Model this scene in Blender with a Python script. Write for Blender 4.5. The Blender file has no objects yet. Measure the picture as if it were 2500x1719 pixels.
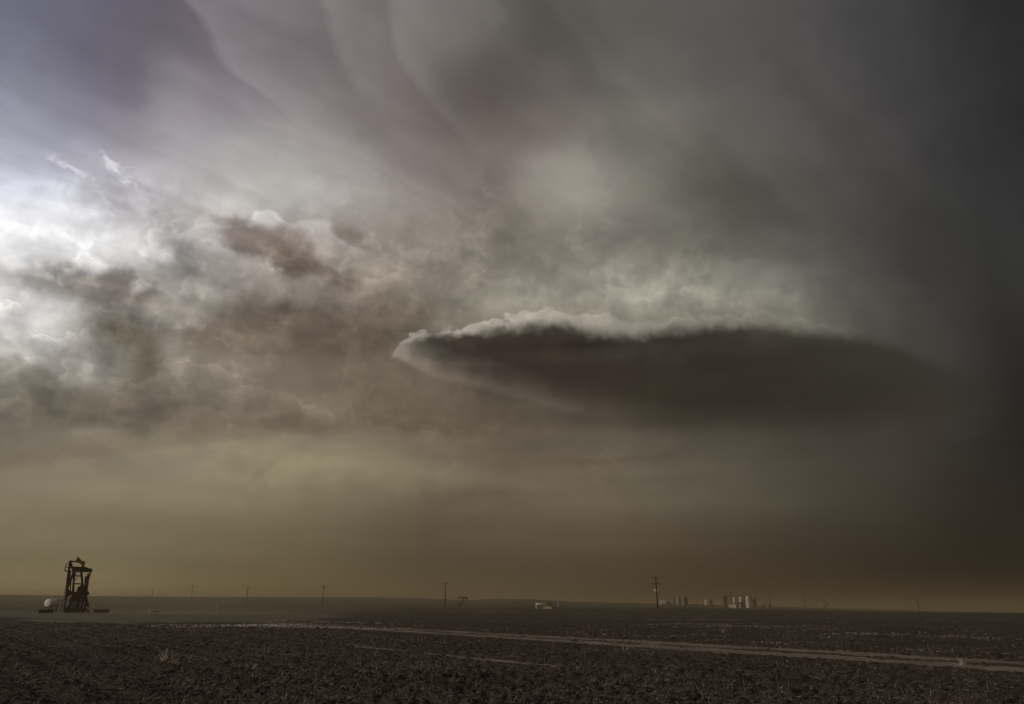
import bpy, bmesh, math, random
import numpy as np
from mathutils import Vector, Matrix
random.seed(7); rng = np.random.default_rng(11)
S = bpy.context.scene
COL = S.collection

# ------------------------------------------------------------------ camera
FOC = 1750.0                      # focal length in pixels of the 2500 px wide photograph
EYE = 1.7
PITCH = math.atan(620/FOC); ROLL = math.radians(0.5)
cam_d = bpy.data.cameras.new('camera'); cam = bpy.data.objects.new('camera', cam_d); COL.objects.link(cam)
cam_d.sensor_width = 36; cam_d.lens = FOC/2500*36
cam_d.clip_start = 0.1; cam_d.clip_end = 40000
cam.location = (0, 0, EYE)
CR = Matrix.Rotation(math.pi/2+PITCH, 3, 'X') @ Matrix.Rotation(ROLL, 3, 'Z')
cam.rotation_euler = CR.to_euler()
S.camera = cam
def ray(px, py):
    v = CR @ Vector((px-1250, -(py-859.5), -FOC)); return v.normalized()
def azel(px, py):
    v = ray(px, py); return math.degrees(math.atan2(v.x, v.y)), math.degrees(math.asin(v.z))
CRn = np.array(CR)
def pix_of(az, el):               # direction in degrees -> where the photograph shows it
    a, e = math.radians(az), math.radians(el)
    w = CRn.T @ np.array([math.sin(a)*math.cos(e), math.cos(a)*math.cos(e), math.sin(e)])
    if w[2] > -0.05: return None
    return 1250+FOC*w[0]/-w[2], 859.5-FOC*w[1]/-w[2]

S.view_settings.view_transform = 'Standard'; S.view_settings.look = 'None'
S.view_settings.exposure = 0; S.view_settings.gamma = 1; S.view_settings.use_curve_mapping = False
S.cycles.use_denoising = True
S.cycles.volume_bounces = 1; S.cycles.max_bounces = 5; S.cycles.diffuse_bounces = 2
S.cycles.adaptive_threshold = 0.02; S.cycles.adaptive_min_samples = 12

# ------------------------------------------------------------------ sun
SUN_EL, SUN_AZ = 17.0, -110.0      # low, behind the cloud to the left of the frame
sd = bpy.data.lights.new('sun', 'SUN'); sun = bpy.data.objects.new('sun', sd); COL.objects.link(sun)
sd.energy = 1.5; sd.angle = math.radians(10); sd.color = (1.0, 0.93, 0.82)
a, e = math.radians(SUN_AZ), math.radians(SUN_EL)
sdir = Vector((math.sin(a)*math.cos(e), math.cos(a)*math.cos(e), math.sin(e)))
sun.rotation_euler = (-sdir).to_track_quat('-Z', 'Y').to_euler()

# ------------------------------------------------------------------ sky
W = bpy.data.worlds.new('World'); W.use_nodes = True
W.cycles.sampling_method = 'MANUAL'; W.cycles.sample_map_resolution = 256
T = W.node_tree; T.nodes.clear()
def nn(kind, **kw):
    n = T.nodes.new(kind)
    for k, v in kw.items(): setattr(n, k, v)
    return n
class F:                          # a float inside the node tree, with ordinary arithmetic
    def __init__(s, sock): s.s = sock
def put(inp, v):
    if isinstance(v, F): T.links.new(v.s, inp)
    else: inp.default_value = v
def mth(op, *a, clamp=False):
    n = nn('ShaderNodeMath', operation=op, use_clamp=clamp)
    for i, v in enumerate(a): put(n.inputs[i], v)
    return F(n.outputs[0])
F.__add__ = lambda s, o: mth('ADD', s, o); F.__radd__ = F.__add__
F.__sub__ = lambda s, o: mth('SUBTRACT', s, o); F.__rsub__ = lambda s, o: mth('SUBTRACT', o, s)
F.__mul__ = lambda s, o: mth('MULTIPLY', s, o); F.__rmul__ = F.__mul__
F.__truediv__ = lambda s, o: mth('DIVIDE', s, o)
def step(x, lo, hi, a=0.0, b=1.0):
    n = nn('ShaderNodeMapRange', interpolation_type='SMOOTHSTEP')
    put(n.inputs[0], x); n.inputs[1].default_value = lo; n.inputs[2].default_value = hi
    n.inputs[3].default_value = a; n.inputs[4].default_value = b
    return F(n.outputs[0])
def mx(f, a, b):                  # colour mix
    n = nn('ShaderNodeMixRGB'); put(n.inputs[0], f)
    for i, v in ((1, a), (2, b)):
        if isinstance(v, F): T.links.new(v.s, n.inputs[i])
        else: n.inputs[i].default_value = (*v, 1)
    return F(n.outputs[0])
def cmul(c, f):
    n = nn('ShaderNodeVectorMath', operation='SCALE'); T.links.new(c.s, n.inputs[0]); put(n.inputs[3], f); return F(n.outputs[0])
def lin(c): return tuple(((x/255+0.055)/1.055)**2.4 if x > 10 else x/255/12.92 for x in c)

tc = nn('ShaderNodeTexCoord'); dirv = tc.outputs['Generated']
sep = nn('ShaderNodeSeparateXYZ'); T.links.new(dirv, sep.inputs[0])
dx, dy, dz = (F(sep.outputs[i]) for i in range(3))
u0 = mth('ARCTAN2', dx, dy)*57.29578
v0 = mth('ARCSINE', dz)*57.29578
def vmap(scale, offs=(0, 0, 0)):
    n = nn('ShaderNodeMapping', vector_type='POINT'); T.links.new(dirv, n.inputs[0])
    n.inputs['Scale'].default_value = scale; n.inputs['Location'].default_value = offs
    return n.outputs[0]
def noise(vec, detail=5, rough=0.55, dist=0.0, scale=1.0, lac=2.0):
    n = nn('ShaderNodeTexNoise'); T.links.new(vec, n.inputs['Vector'])
    n.inputs['Scale'].default_value = scale; n.inputs['Detail'].default_value = detail
    n.inputs['Roughness'].default_value = rough; n.inputs['Distortion'].default_value = dist; n.inputs['Lacunarity'].default_value = lac
    return n
def nf(n): return F(n.outputs['Fac'])

# cloud drift: every lookup below is displaced by turbulence
wn = noise(vmap((6, 6, 8), (1.3, 2.2, .4)), 5, .58)
ws = nn('ShaderNodeSeparateColor'); T.links.new(wn.outputs['Color'], ws.inputs[0])
wa, wb = F(ws.outputs[0])-.5, F(ws.outputs[1])-.5
fn = noise(vmap((22, 22, 30), (4.3, 1.2, 7.4)), 6, .62)
fs = nn('ShaderNodeSeparateColor'); T.links.new(fn.outputs['Color'], fs.inputs[0])
fa, fb, fc = F(fs.outputs[0])-.5, F(fs.outputs[1])-.5, F(fs.outputs[2])-.5

# storm cloud colours (display values) seen around the sky: columns run left to right, rows from high to low
SX = [75, 220, 365, 510, 655, 800, 945, 1090, 1235, 1380, 1525, 1670, 1815, 1960, 2105, 2250]
SY = [75, 170, 265, 360, 455, 550, 645, 740, 835, 930, 1025, 1120, 1215, 1310, 1350]
TAB = [
 '106,106,124 103,100,113 104,98,110 118,110,114 112,103,105 108,100,101 112,108,106 105,102,98 90,88,84 92,90,86 90,88,84 84,80,80 76,74,74 64,64,64 58,58,58 44,44,45',
 '118,120,136 107,103,115 108,100,115 130,124,130 125,117,120 110,102,104 108,100,99 88,78,74 98,92,86 104,100,96 94,90,87 86,80,78 80,76,76 66,66,67 58,58,58 42,42,42',
 '150,153,166 123,120,132 120,112,125 148,144,148 145,138,140 128,120,118 116,106,102 98,86,80 105,97,90 118,112,104 112,110,102 90,86,82 84,80,78 66,64,64 58,58,58 40,40,40',
 '173,174,191 146,145,157 155,150,158 165,162,160 165,163,160 150,144,141 130,120,115 118,110,103 118,111,104 128,122,113 122,122,110 100,96,90 82,77,74 72,68,67 60,60,60 40,41,42',
 '225,228,240 205,203,212 180,177,180 180,178,174 176,174,170 160,155,150 142,135,127 122,114,105 130,123,114 138,133,125 108,107,97 86,84,74 78,74,71 72,69,68 58,57,56 48,50,50',
 '250,250,250 220,218,218 190,186,184 170,164,160 138,128,118 142,134,125 140,133,124 128,121,110 118,111,100 120,113,105 112,108,98 100,99,88 95,95,86 74,71,68 60,58,56 49,50,50',
 '190,186,183 150,143,136 140,133,126 165,160,152 150,142,132 128,117,106 135,127,115 140,134,122 140,136,126 135,131,120 135,133,122 128,128,118 110,110,102 84,82,76 62,58,56 48,48,46',
 '225,225,222 150,146,138 128,121,110 150,144,136 125,115,105 112,100,88 115,104,90 120,114,100 138,132,121 128,122,111 120,114,103 108,105,94 108,108,97 80,79,71 64,61,58 41,40,39',
 '150,147,138 150,145,135 115,108,95 130,121,109 112,100,87 105,92,77 118,108,95 66,57,47 55,47,39 52,44,37 50,43,35 46,43,33 50,48,38 60,57,50 62,58,56 37,35,35',
 '112,106,94 120,112,101 122,112,101 130,120,108 125,114,102 122,111,97 105,94,80 88,78,64 80,70,58 62,54,45 56,48,40 54,48,40 58,54,45 62,58,50 60,56,50 30,29,26',
 '118,108,92 122,111,94 135,125,103 148,138,112 148,139,112 138,128,102 118,107,87 100,89,73 98,88,72 98,89,72 90,82,67 78,70,58 70,64,53 66,62,51 60,57,47 32,30,25',
 '142,132,103 144,134,107 137,127,100 136,126,99 125,114,88 126,115,89 97,87,68 101,90,73 107,96,78 109,99,80 99,91,73 87,80,65 74,68,55 59,54,44 55,51,41 31,29,24',
 '119,109,81 120,110,82 118,107,80 118,107,79 110,99,73 98,88,63 90,77,59 91,79,61 90,79,61 89,78,61 80,71,55 70,61,48 59,52,40 53,46,36 46,39,31 32,28,23',
 '119,108,79 125,112,81 110,96,69 103,88,63 103,88,60 93,80,54 81,69,49 78,64,46 76,63,44 71,59,43 68,56,41 60,48,35 51,42,30 42,35,24 30,24,18 22,19,15',
 '144,130,90 147,130,87 129,112,73 118,101,66 105,88,56 100,84,54 87,72,45 86,71,42 79,67,40 65,56,37 57,48,34 54,45,32 54,45,33 49,40,28 40,32,24 31,26,21']
TABA = np.array([[[float(c) for c in q.split(',')] for q in r.split()] for r in TAB])
_l = TABA.mean(2, keepdims=True); _c = TABA/_l; _p = np.pad(_c, ((1, 1), (1, 1), (0, 0)), 'edge')
_b = sum(_p[i:i+_c.shape[0], j:j+_c.shape[1]] for i in range(3) for j in range(3))/9
TABA = _l*(_c*.4+_b*.6)
TABA[10:] = TABA[10:]*.84+TABA[10:].mean(2, keepdims=True)*.16
# how lumpy (cumulus) the cloud is in the same places
LUMP = np.array([[0,0,0,0,0,0,0,0,0,0,0,0,0,0,0,0],
 [0,0,0,0,0,0,0,0,0,0,0,0,0,0,0,0],
 [0,0,0,0,0,0,0,0,0,0,0,0,0,0,0,0],
 [.1,.1,.1,0,0,0,0,.1,.1,.1,0,0,0,0,0,0],
 [.3,.6,.6,.4,.3,.2,.2,.4,.2,.1,0,0,0,0,0,0],
 [.5,.8,1,1,.9,.6,.5,.5,.4,.4,.3,.2,.1,0,0,0],
 [1,1,1,1,1,.9,.6,.6,.7,.7,.7,.6,.4,.1,0,0],
 [1,1,1,.9,.8,.7,.6,.7,.5,.5,.5,.5,.4,.2,0,0],
 [.8,.8,.9,.6,.4,.3,.5,.3,.2,.2,.2,.2,.1,.1,0,0],
 [.8,.7,.7,.6,.5,.4,.4,.4,.3,.2,.2,.2,.1,0,0,0],
 [.2,.2,.2,.3,.3,.3,.3,.3,.3,.3,.2,.1,.1,0,0,0],
 [.1,.1,.1,.2,.1,.1,.1,.15,.2,.2,.1,.1,.1,0,0,0],
 [.05]*16, [.05]*16, [.03]*16], float)
def table(t, px, py):
    x = np.clip(np.interp(px/1.0771, SX, range(16)), 0, 15); y = np.clip(np.interp(py/1.0771, SY, range(15)), 0, 14)
    i, j = min(int(x), 14), min(int(y), 13); fx, fy = x-i, y-j
    fx = fx*fx*(3-2*fx)*.5+fx*.5; fy = fy*fy*(3-2*fy)*.5+fy*.5
    return (t[j, i]*(1-fx)+t[j, i+1]*fx)*(1-fy)+(t[j+1, i]*(1-fx)+t[j+1, i+1]*fx)*fy
def sky_at(az, el):
    p = pix_of(az, el) if abs(az) < 75 else None
    back = np.array([120, 112, 104.]) - (az+40 if az > -40 else 0)*0.15
    if p is None: return back, 0.1
    c = table(TABA, *p); l = table(LUMP, *p)
    w = min(1, max(0, (abs(az)-44)/30)) ; h = min(1, max(0, (el-46)/40))
    k = max(w, h); k = k*k*(3-2*k)
    return c*(1-k)+back*k, l*(1-k)+.1*k
AZS = [-180, -110] + list(np.linspace(-58, 58, 28)) + [110, 180]
ELS = [-3, 0.5, 2.5, 5, 7.5, 10, 12, 14, 16, 18, 20, 22, 24, 26, 28.5, 31, 34, 37, 40, 44, 55, 90]
def au(az): return np.interp(az, [-180, -64, 64, 180], [0, .1, .9, 1])
uw = u0 + wa*3.2*step(v0, 2, 9) + fa*1.6*step(v0, 3, 12)
vw = v0 + wb*2.6*step(v0, 1, 9) + fb*1.2*step(v0, 3, 12)
def lmap(x, a0, a1, b0, b1):
    n = nn('ShaderNodeMapRange', interpolation_type='LINEAR'); put(n.inputs[0], x)
    for i, q in enumerate((a0, a1, b0, b1)): n.inputs[i+1].default_value = q
    return F(n.outputs[0])
un = lmap(uw, -180, -64, 0, .1) + lmap(uw, -64, 64, 0, .8) + lmap(uw, 64, 180, 0, .1)
cc = None; ca = None
for r, el in enumerate(ELS):
    n = nn('ShaderNodeValToRGB'); cr = n.color_ramp; cr.interpolation = 'LINEAR'
    while len(cr.elements) < len(AZS): cr.elements.new(0.5)
    for i, az in enumerate(AZS):
        c, l = sky_at(az, min(el, 75)); 
        if el == 90: c = np.array([105, 100, 98.]); l = 0
        cr.elements[i].position = au(az); cr.elements[i].color = (*lin(c), float(l))
    T.links.new(un.s, n.inputs[0])
    C_, A_ = F(n.outputs[0]), F(n.outputs[1])
    if cc is None: cc, ca = C_, A_
    else:
        t = step(vw, ELS[r-1], el)*.45 + lmap(vw, ELS[r-1], el, 0, 1)*.55
        cc = mx(t, cc, C_); ca = ca + t*(A_-ca)

def ramp_of(x, pts, lo, hi):      # piecewise linear scalar function of x, normalised back to real values
    pts = sorted(pts); ys = [p[1] for p in pts]; y0, y1 = min(ys)-1e-3, max(ys)+1e-3
    n = nn('ShaderNodeFloatCurve'); cm = n.mapping; c = cm.curves[0]
    P = [((q[0]-lo)/(hi-lo), (q[1]-y0)/(y1-y0)) for q in pts]
    c.points[0].location = P[0]; c.points[1].location = P[-1]
    for q in P[1:-1]: c.points.new(*q)
    cm.update(); put(n.inputs['Value'], lmap(x, lo, hi, 0, 1))
    return F(n.outputs[0])*(y1-y0)+y0
def line(pts, axis=0):            # photograph points (2321 px wide) -> azimuth / elevation samples
    q = [azel(x*1.0771, y*1.0771) for x, y in pts]
    return q if axis == 0 else [(b, a) for a, b in q]
def over(pts, x, axis=0):
    q = line(pts, axis); xs = [p[0] for p in q]
    return ramp_of(x, q, min(xs), max(xs))
def prof(pts, x, axis=0):         # strength profile: (photo x, photo y, value)
    q = []
    for px, py, v in pts:
        a, e = azel(px*1.0771, py*1.0771); q.append((a if axis == 0 else e, v))
    xs = [p[0] for p in q]
    return mth('MAXIMUM', ramp_of(x, q, min(xs), max(xs)), 0.0)
def ex(x): return mth('POWER', 2.71828, x)

# lumpy relief: billow density differenced towards the light (upper left)
bn = (11, 11, 13)
sh = (-.17, -.05, .19)
b1 = nf(noise(vmap(bn), 7, .49, .35)); b2 = nf(noise(vmap(bn, sh), 7, .49, .35))
relief = (b1-b2)
bs = (34, 34, 38)
c1 = nf(noise(vmap(bs, (3, 1, 2)), 6, .62, .2)); c2 = nf(noise(vmap(bs, (2.8, .95, 2.27)), 6, .62, .2))
relief2 = (c1-c2)
cr_ = nn('ShaderNodeVectorMath', operation='MULTIPLY_ADD'); T.links.new(fn.outputs['Color'], cr_.inputs[0])
cr_.inputs[1].default_value = (.05, .05, .042); T.links.new(dirv, cr_.inputs[2])      # crinkled directions for ragged cloud edges
def cmap(scale, offs):
    n = nn('ShaderNodeMapping', vector_type='POINT'); T.links.new(cr_.outputs[0], n.inputs[0])
    n.inputs['Scale'].default_value = scale; n.inputs['Location'].default_value = offs
    return n.outputs[0]
gain = 1.05 + ca*(relief*1.7+relief2*.5) + ca*((b1-.5)*.4+.02)
for sc3, of3, th, k_in, k_out in (((7, 7, 9), (2.1, .7, 5.2), .49, .34, .30), ((13, 13, 15), (6.3, 4.4, .8), .49, .26, .20), ((25, 25, 27), (1.3, 8.4, 3.3), .54, .13, .07)):
    n1 = nf(noise(cmap(sc3, of3), 3, .5)); n2 = nf(noise(cmap(sc3, (of3[0]-.15, of3[1]-.04, of3[2]+.2)), 2, .5))
    lit = step(n1-n2, -.03, .05)
    mk = step(n1, th, th+.022)*lit + step(n1, th-.05, th+.16)*(1-lit)
    deep = step(n1, th+.005, th+.15)
    # bright sunlit brow just inside the edge, shaded body deeper in
    gain = gain*(1.0 + ca*mk*(k_in*lit*(1-deep)+deep*(lit*.04-(1-lit)*.05)-k_out*deep))
# high anvil streaks, parallel bands of cloud overhead
D = math.radians(42)
zz = mth('MAXIMUM', dz, 0.08)
px_, py_ = dx/zz, dy/zz
al = px_*math.sin(D)+py_*math.cos(D); ac = px_*math.cos(D)-py_*math.sin(D)
cv = nn('ShaderNodeCombineXYZ'); T.links.new((al*.45+wa*.6).s, cv.inputs[0]); T.links.new((ac*2.3+wb*.7).s, cv.inputs[1])
st = nf(noise(cv.outputs[0], 6, .58, .3))
cv2 = nn('ShaderNodeCombineXYZ'); T.links.new((al*.8+wa*.8).s, cv2.inputs[0]); T.links.new((ac*8+wb*2.2).s, cv2.inputs[1]); cv2.inputs[2].default_value = 3
st2 = nf(noise(cv2.outputs[0], 5, .6, .4))
gain = gain*(1.0 + (st-.5)*step(v0, 12, 26)*1.15 + (st2-.5)*step(v0, 16, 30)*.38)
sm = nf(noise(vmap((4, 4, 7), (9, 3, 5)), 4, .55))
gain = gain*(1.0+(sm-.5)*.45*step(v0, 4, 14))
hs = nf(noise(vmap((5, 5, 42), (9, 3, 5)), 4, .5))
gain = gain*(1.0+(hs-.5)*.30*step(v0, 1, 5)*step(v0, 22, 12))
vor = []
bwv = nn('ShaderNodeVectorMath', operation='MULTIPLY_ADD'); T.links.new(fn.outputs['Color'], bwv.inputs[0])
bwv.inputs[1].default_value = (.05, .05, .05); T.links.new(dirv, bwv.inputs[2])
for sc_ in (26, 72):
    n = nn('ShaderNodeTexVoronoi', feature='SMOOTH_F1'); T.links.new(bwv.outputs[0], n.inputs['Vector'])
    n.inputs['Scale'].default_value = sc_; n.inputs['Smoothness'].default_value = .35; vor.append(F(n.outputs['Distance']))
bill = (.5-vor[0])*1.5+(.5-vor[1])*.65+fa*1.2+(b1-.5)*1.6          # cauliflower bumps, degrees
us, vs = u0+fa*.9, v0+fb*.7
def exp_(x): return mth('POWER', 2.71828, x)
cw = {}
def blob(x, y, sx, sy, ang=0, hard=True, nz=1.0):
    if nz not in cw:
        n = nn('ShaderNodeCombineXYZ'); put(n.inputs[0], u0+wa*1.6+fa*2.2*nz); put(n.inputs[1], v0+wb*1.6+fb*2.2*nz); cw[nz] = n.outputs[0]
    a0, e0 = azel(x*1.0771, y*1.0771); k = .036*1.75
    n = nn('ShaderNodeMapping', vector_type='TEXTURE'); T.links.new(cw[nz], n.inputs[0])
    n.inputs['Location'].default_value = (a0, e0, 0); n.inputs['Rotation'].default_value = (0, 0, math.radians(ang))
    n.inputs['Scale'].default_value = (sx*k/math.cos(math.radians(e0)), sy*k, 1)
    g = nn('ShaderNodeTexGradient', gradient_type='SPHERICAL'); T.links.new(n.outputs[0], g.inputs[0])
    g = F(g.outputs['Fac'])
    return step(g+fc*.45, .12, .62) if hard else step(g, 0, .9)
col = cc
# upper anvil: three hanging bands with crisp left edges
for pts, wd, stg, hue in (([(400, -20), (440, 30), (468, 73), (500, 130), (545, 178), (600, 212), (650, 255), (740, 330), (800, 400)], 3.4, .42, (174, 169, 171)),
                          ([(722, -20), (732, 30), (740, 73), (752, 120), (785, 190), (830, 240), (880, 300), (950, 400)], 2.8, .38, (150, 146, 143)),
                          ([(872, -20), (882, 30), (890, 73), (906, 130), (940, 190), (985, 243), (1040, 310), (1120, 400)], 2.4, .42, (140, 136, 131))):
    d = u0+wa*1.6+fa*.9+(st2-.5)*2.2-over(pts, v0, 1)*1.0
    pr = step(v0, 32.5, 40)*step(v0, 56, 48)
    col = mx(step(d, -.35, 1.3)*exp_(mth('MAXIMUM', d, 0.0)*(-1/wd))*pr*stg*step(st2, .2, .62, .55, 1.0), col, lin(hue))
    col = mx(step(d, -5, -.1)*step(d, .5, -.3)*pr*.08, col, lin((84, 76, 80)))
# soft patches
for x, y, sx, sy, an, c, k in ((1100, 190, 110, 70, 20, (84, 76, 71), .5), (1290, 405, 95, 62, 0, (160, 154, 145), .55),
                               (590, 380, 190, 70, 0, (182, 180, 175), .3), (150, 560, 150, 50, 0, (252, 252, 252), .6),
                               (60, 690, 70, 60, 0, (250, 250, 248), .6), (1640, 400, 130, 80, -30, (72, 68, 60), .35),
                               (420, 255, 50, 100, 40, (158, 152, 158), .45), (1420, 300, 60, 110, 15, (122, 124, 112), .3)):
    col = mx(blob(x, y, sx, sy, an, False, .5)*k, col, lin(c))
# cumulus towers behind the shelf
e2 = over([(980, 720), (1040, 665), (1100, 640), (1135, 610), (1180, 640), (1245, 640), (1290, 582), (1370, 592), (1430, 628), (1500, 592), (1580, 562), (1680, 580), (1760, 578), (1830, 575), (1890, 610), (1960, 650)], us) - vs + bill*1.1
p2 = prof([(960, 650, 0), (1050, 650, .35), (1300, 650, .42), (1600, 650, .34), (1750, 650, .18), (1880, 650, 0)], u0)
col = mx(step(e2, -.15, 1.3)*exp_(mth('MAXIMUM', e2, 0.0)*-.25)*p2*step(sm, .35, .6, .45, 1), col, lin((168, 164, 150)))
e2b = over([(1040, 690), (1160, 660), (1240, 668), (1340, 650), (1420, 662), (1500, 622), (1620, 640), (1700, 650), (1850, 668), (1950, 720)], us) - vs + bill*1.3
p2b = prof([(1060, 650, 0), (1200, 650, .28), (1600, 650, .22), (1840, 650, 0)], u0)
col = mx(step(e2b, -.05, .6)*exp_(mth('MAXIMUM', e2b, 0.0)*-.6)*p2b, col, lin((176, 171, 156)))
# the lit rim of the left cumulus and the shadowed holes beneath it
e3 = over([(400, 520), (440, 500), (460, 474), (492, 498), (512, 506), (560, 492), (612, 466), (650, 488), (700, 494), (760, 520), (820, 560)], us) - vs + bill*.8
p3 = prof([(405, 500, 0), (445, 500, .75), (620, 490, .8), (690, 490, .4), (800, 500, .1), (820, 500, 0)], u0)
col = mx(step(e3, -.05, .45)*exp_(mth('MAXIMUM', e3, 0.0)*-.8)*p3, col, lin((212, 208, 204)))
e4 = over([(0, 612), (75, 603), (150, 606), (230, 604), (300, 585), (350, 590), (420, 620), (500, 650)], us) - vs + bill*1.2
p4 = prof([(0, 600, .8), (75, 600, .8), (230, 600, .75), (330, 600, .5), (420, 600, .2), (480, 600, 0)], u0)
col = mx(step(e4, -.3, 1.2)*exp_(mth('MAXIMUM', e4, 0.0)*-.28)*p4, col, lin((128, 121, 113)))
for x, y, sx, sy, an, c, k in ((590, 552, 75, 30, -14, (104, 92, 84), .85), (665, 575, 48, 38, -50, (106, 94, 85), .75), (742, 620, 80, 15, -20, (108, 96, 86), .6),
                               (790, 545, 30, 14, -30, (120, 108, 97), .6), (310, 662, 55, 24, -10, (108, 100, 92), .7), (190, 658, 100, 28, 0, (108, 101, 93), .7),
                               (290, 800, 72, 50, -40, (94, 86, 72), .85), (640, 745, 190, 55, 0, (96, 85, 73), .75), (500, 770, 80, 40, 10, (112, 100, 88), .5),
                               (340, 640, 35, 14, 50, (172, 166, 158), .6), (700, 640, 36, 22, 30, (156, 146, 134), .5), (430, 690, 70, 50, 20, (168, 162, 153), .5),
                               (120, 775, 110, 50, -12, (182, 180, 173), .35), (45, 700, 70, 60, 0, (224, 224, 222), .35), (560, 640, 110, 24, -8, (162, 154, 144), .4)):
    col = mx(blob(x, y, sx, sy, an)*k, col, lin(c))
# lower, darker deck on the left
e5 = over([(0, 790), (75, 805), (130, 842), (200, 868), (260, 892), (300, 900), (380, 884), (460, 886), (520, 905), (620, 935)], us) - vs + bill*.9
p5 = prof([(0, 850, .6), (75, 850, .6), (300, 880, .5), (460, 880, .5), (640, 900, 0)], u0)
col = mx(step(e5, -.1, .9)*exp_(mth('MAXIMUM', e5, 0.0)*-.3)*p5, col, lin((110, 103, 90)))
for x, y, sx, sy, an, c, k in ((150, 920, 110, 22, -8, (100, 94, 80), .4), (380, 935, 120, 24, -6, (110, 100, 87), .5), (760, 955, 180, 14, 3, (108, 98, 84), .45),
                               (1020, 975, 130, 12, -3, (88, 77, 63), .5), (1350, 1046, 150, 9, 2, (84, 74, 60), .3), (1200, 1085, 80, 30, 0, (116, 105, 86), .3),
                               (600, 1062, 30, 7, 35, (118, 108, 84), .5), (660, 1060, 55, 22, 0, (155, 143, 116), .35), (700, 1050, 330, 40, -2, (152, 143, 114), .3), (1590, 855, 160, 14, -6, (62, 52, 46), .35)):
    col = mx(blob(x, y, sx, sy, an)*k, col, lin(c))
# arched edge of the clear slot
e6 = over([(0, 1052), (75, 1040), (300, 1015), (500, 990), (700, 975), (900, 975), (1050, 995), (1180, 1030)], us) - vs + fb*.8
p6 = prof([(0, 1000, .5), (900, 1000, .5), (1180, 1000, 0)], u0)
col = mx(step(e6, -1.6, 0)*step(e6, .7, 0)*p6*.6, col, lin((104, 94, 78)))
# the shelf cloud: crisp lit crest, dark belly, thin lower lip
top = [(880, 812), (893, 792), (908, 768), (960, 748), (1050, 728), (1150, 714), (1230, 702), (1300, 708), (1400, 712), (1500, 714), (1650, 706), (1800, 710), (1900, 724), (2000, 748), (2150, 800), (2260, 850)]
e1 = over(top, us) - vs + bill*.9 - .15
rim = prof([(872, 790, 0), (900, 790, .95), (1000, 740, 1.0), (1250, 710, .85), (1500, 710, .38), (1650, 700, .26), (1850, 700, .08), (1950, 700, 0)], u0)
wdt = prof([(880, 780, .7), (1000, 740, .55), (1300, 710, .4), (2000, 760, .35)], u0)
bot = over([(880, 806), (905, 812), (950, 838), (1000, 856), (1100, 880), (1200, 908), (1350, 945), (1500, 970), (1700, 992), (1950, 992), (2260, 970)], us)
bz = vs - bot + fa*.5
belly = prof([(895, 800, 0), (925, 800, .75), (1000, 820, .97), (1700, 850, .95), (1950, 850, .8), (2250, 850, 0)], u0)
tk = prof([(880, 780, .35), (960, 780, 1.1), (1100, 760, 1.8), (1400, 760, 2.0), (1900, 760, 1.9)], u0)
e1s = over(top, u0+wa*.7) - v0 + (c1-.5)*1.8 + (b1-.5)*2.0
col = mx(step(e1, -.05, .35)*exp_(mth('MAXIMUM', e1, 0.0)*wdt*-1.25)*rim*step(bz, -.3, .3), col, lin((180, 173, 160)))
col = mx(step(e1s/tk, .3, 1.0)*step(bz+(hs-.5)*2.0+(b1-.5)*1.5, -.6, 2.8)*belly*step(hs, .15, .8, 1.0, .9), col, mx(step(u0+wa*20, 2, 26), lin((51, 43, 35)), lin((43, 40, 30))))
lip = prof([(880, 800, 0), (905, 800, .34), (1000, 850, .2), (1150, 900, .08), (1250, 940, .08), (1350, 940, 0)], u0)
col = mx(step(bz, -.35, .25)*step(bz, 1.3, .2)*lip, col, lin((150, 137, 118)))
# torn scraps of bright cloud near the sunlit edge
for x, y, sx, sy, an in ((150, 375, 24, 7, -22), (268, 378, 20, 9, -35), (232, 455, 10, 22, 30), (290, 412, 12, 4, -30), (215, 490, 22, 10, 0), (1105, 425, 14, 9, 0), (455, 480, 18, 16, 0)):
    col = mx(blob(x, y, sx*1.2, sy*1.25, an, True, 1.9)*step(c1, .44, .6)*.5, col, lin((226, 224, 228) if x < 400 else (178, 172, 164)))
col = cmul(col, mth('MAXIMUM', gain, 0.25))
SKY_GAIN = 1.0
nish = nn('ShaderNodeTexSky', sky_type='NISHITA', sun_disc=False, sun_elevation=math.radians(SUN_EL), sun_rotation=math.radians(SUN_AZ), dust_density=4)
bg1 = nn('ShaderNodeBackground'); T.links.new(nish.outputs[0], bg1.inputs[0]); bg1.inputs[1].default_value = 0.05
bg2 = nn('ShaderNodeBackground'); T.links.new(col.s, bg2.inputs[0]); bg2.inputs[1].default_value = SKY_GAIN
ms = nn('ShaderNodeMixShader'); ms.inputs[0].default_value = .985   # overcast: next to nothing of the clear sky gets through
T.links.new(bg1.outputs[0], ms.inputs[1]); T.links.new(bg2.outputs[0], ms.inputs[2])
wo = nn('ShaderNodeOutputWorld'); T.links.new(ms.outputs[0], wo.inputs[0])
S.world = W

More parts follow.
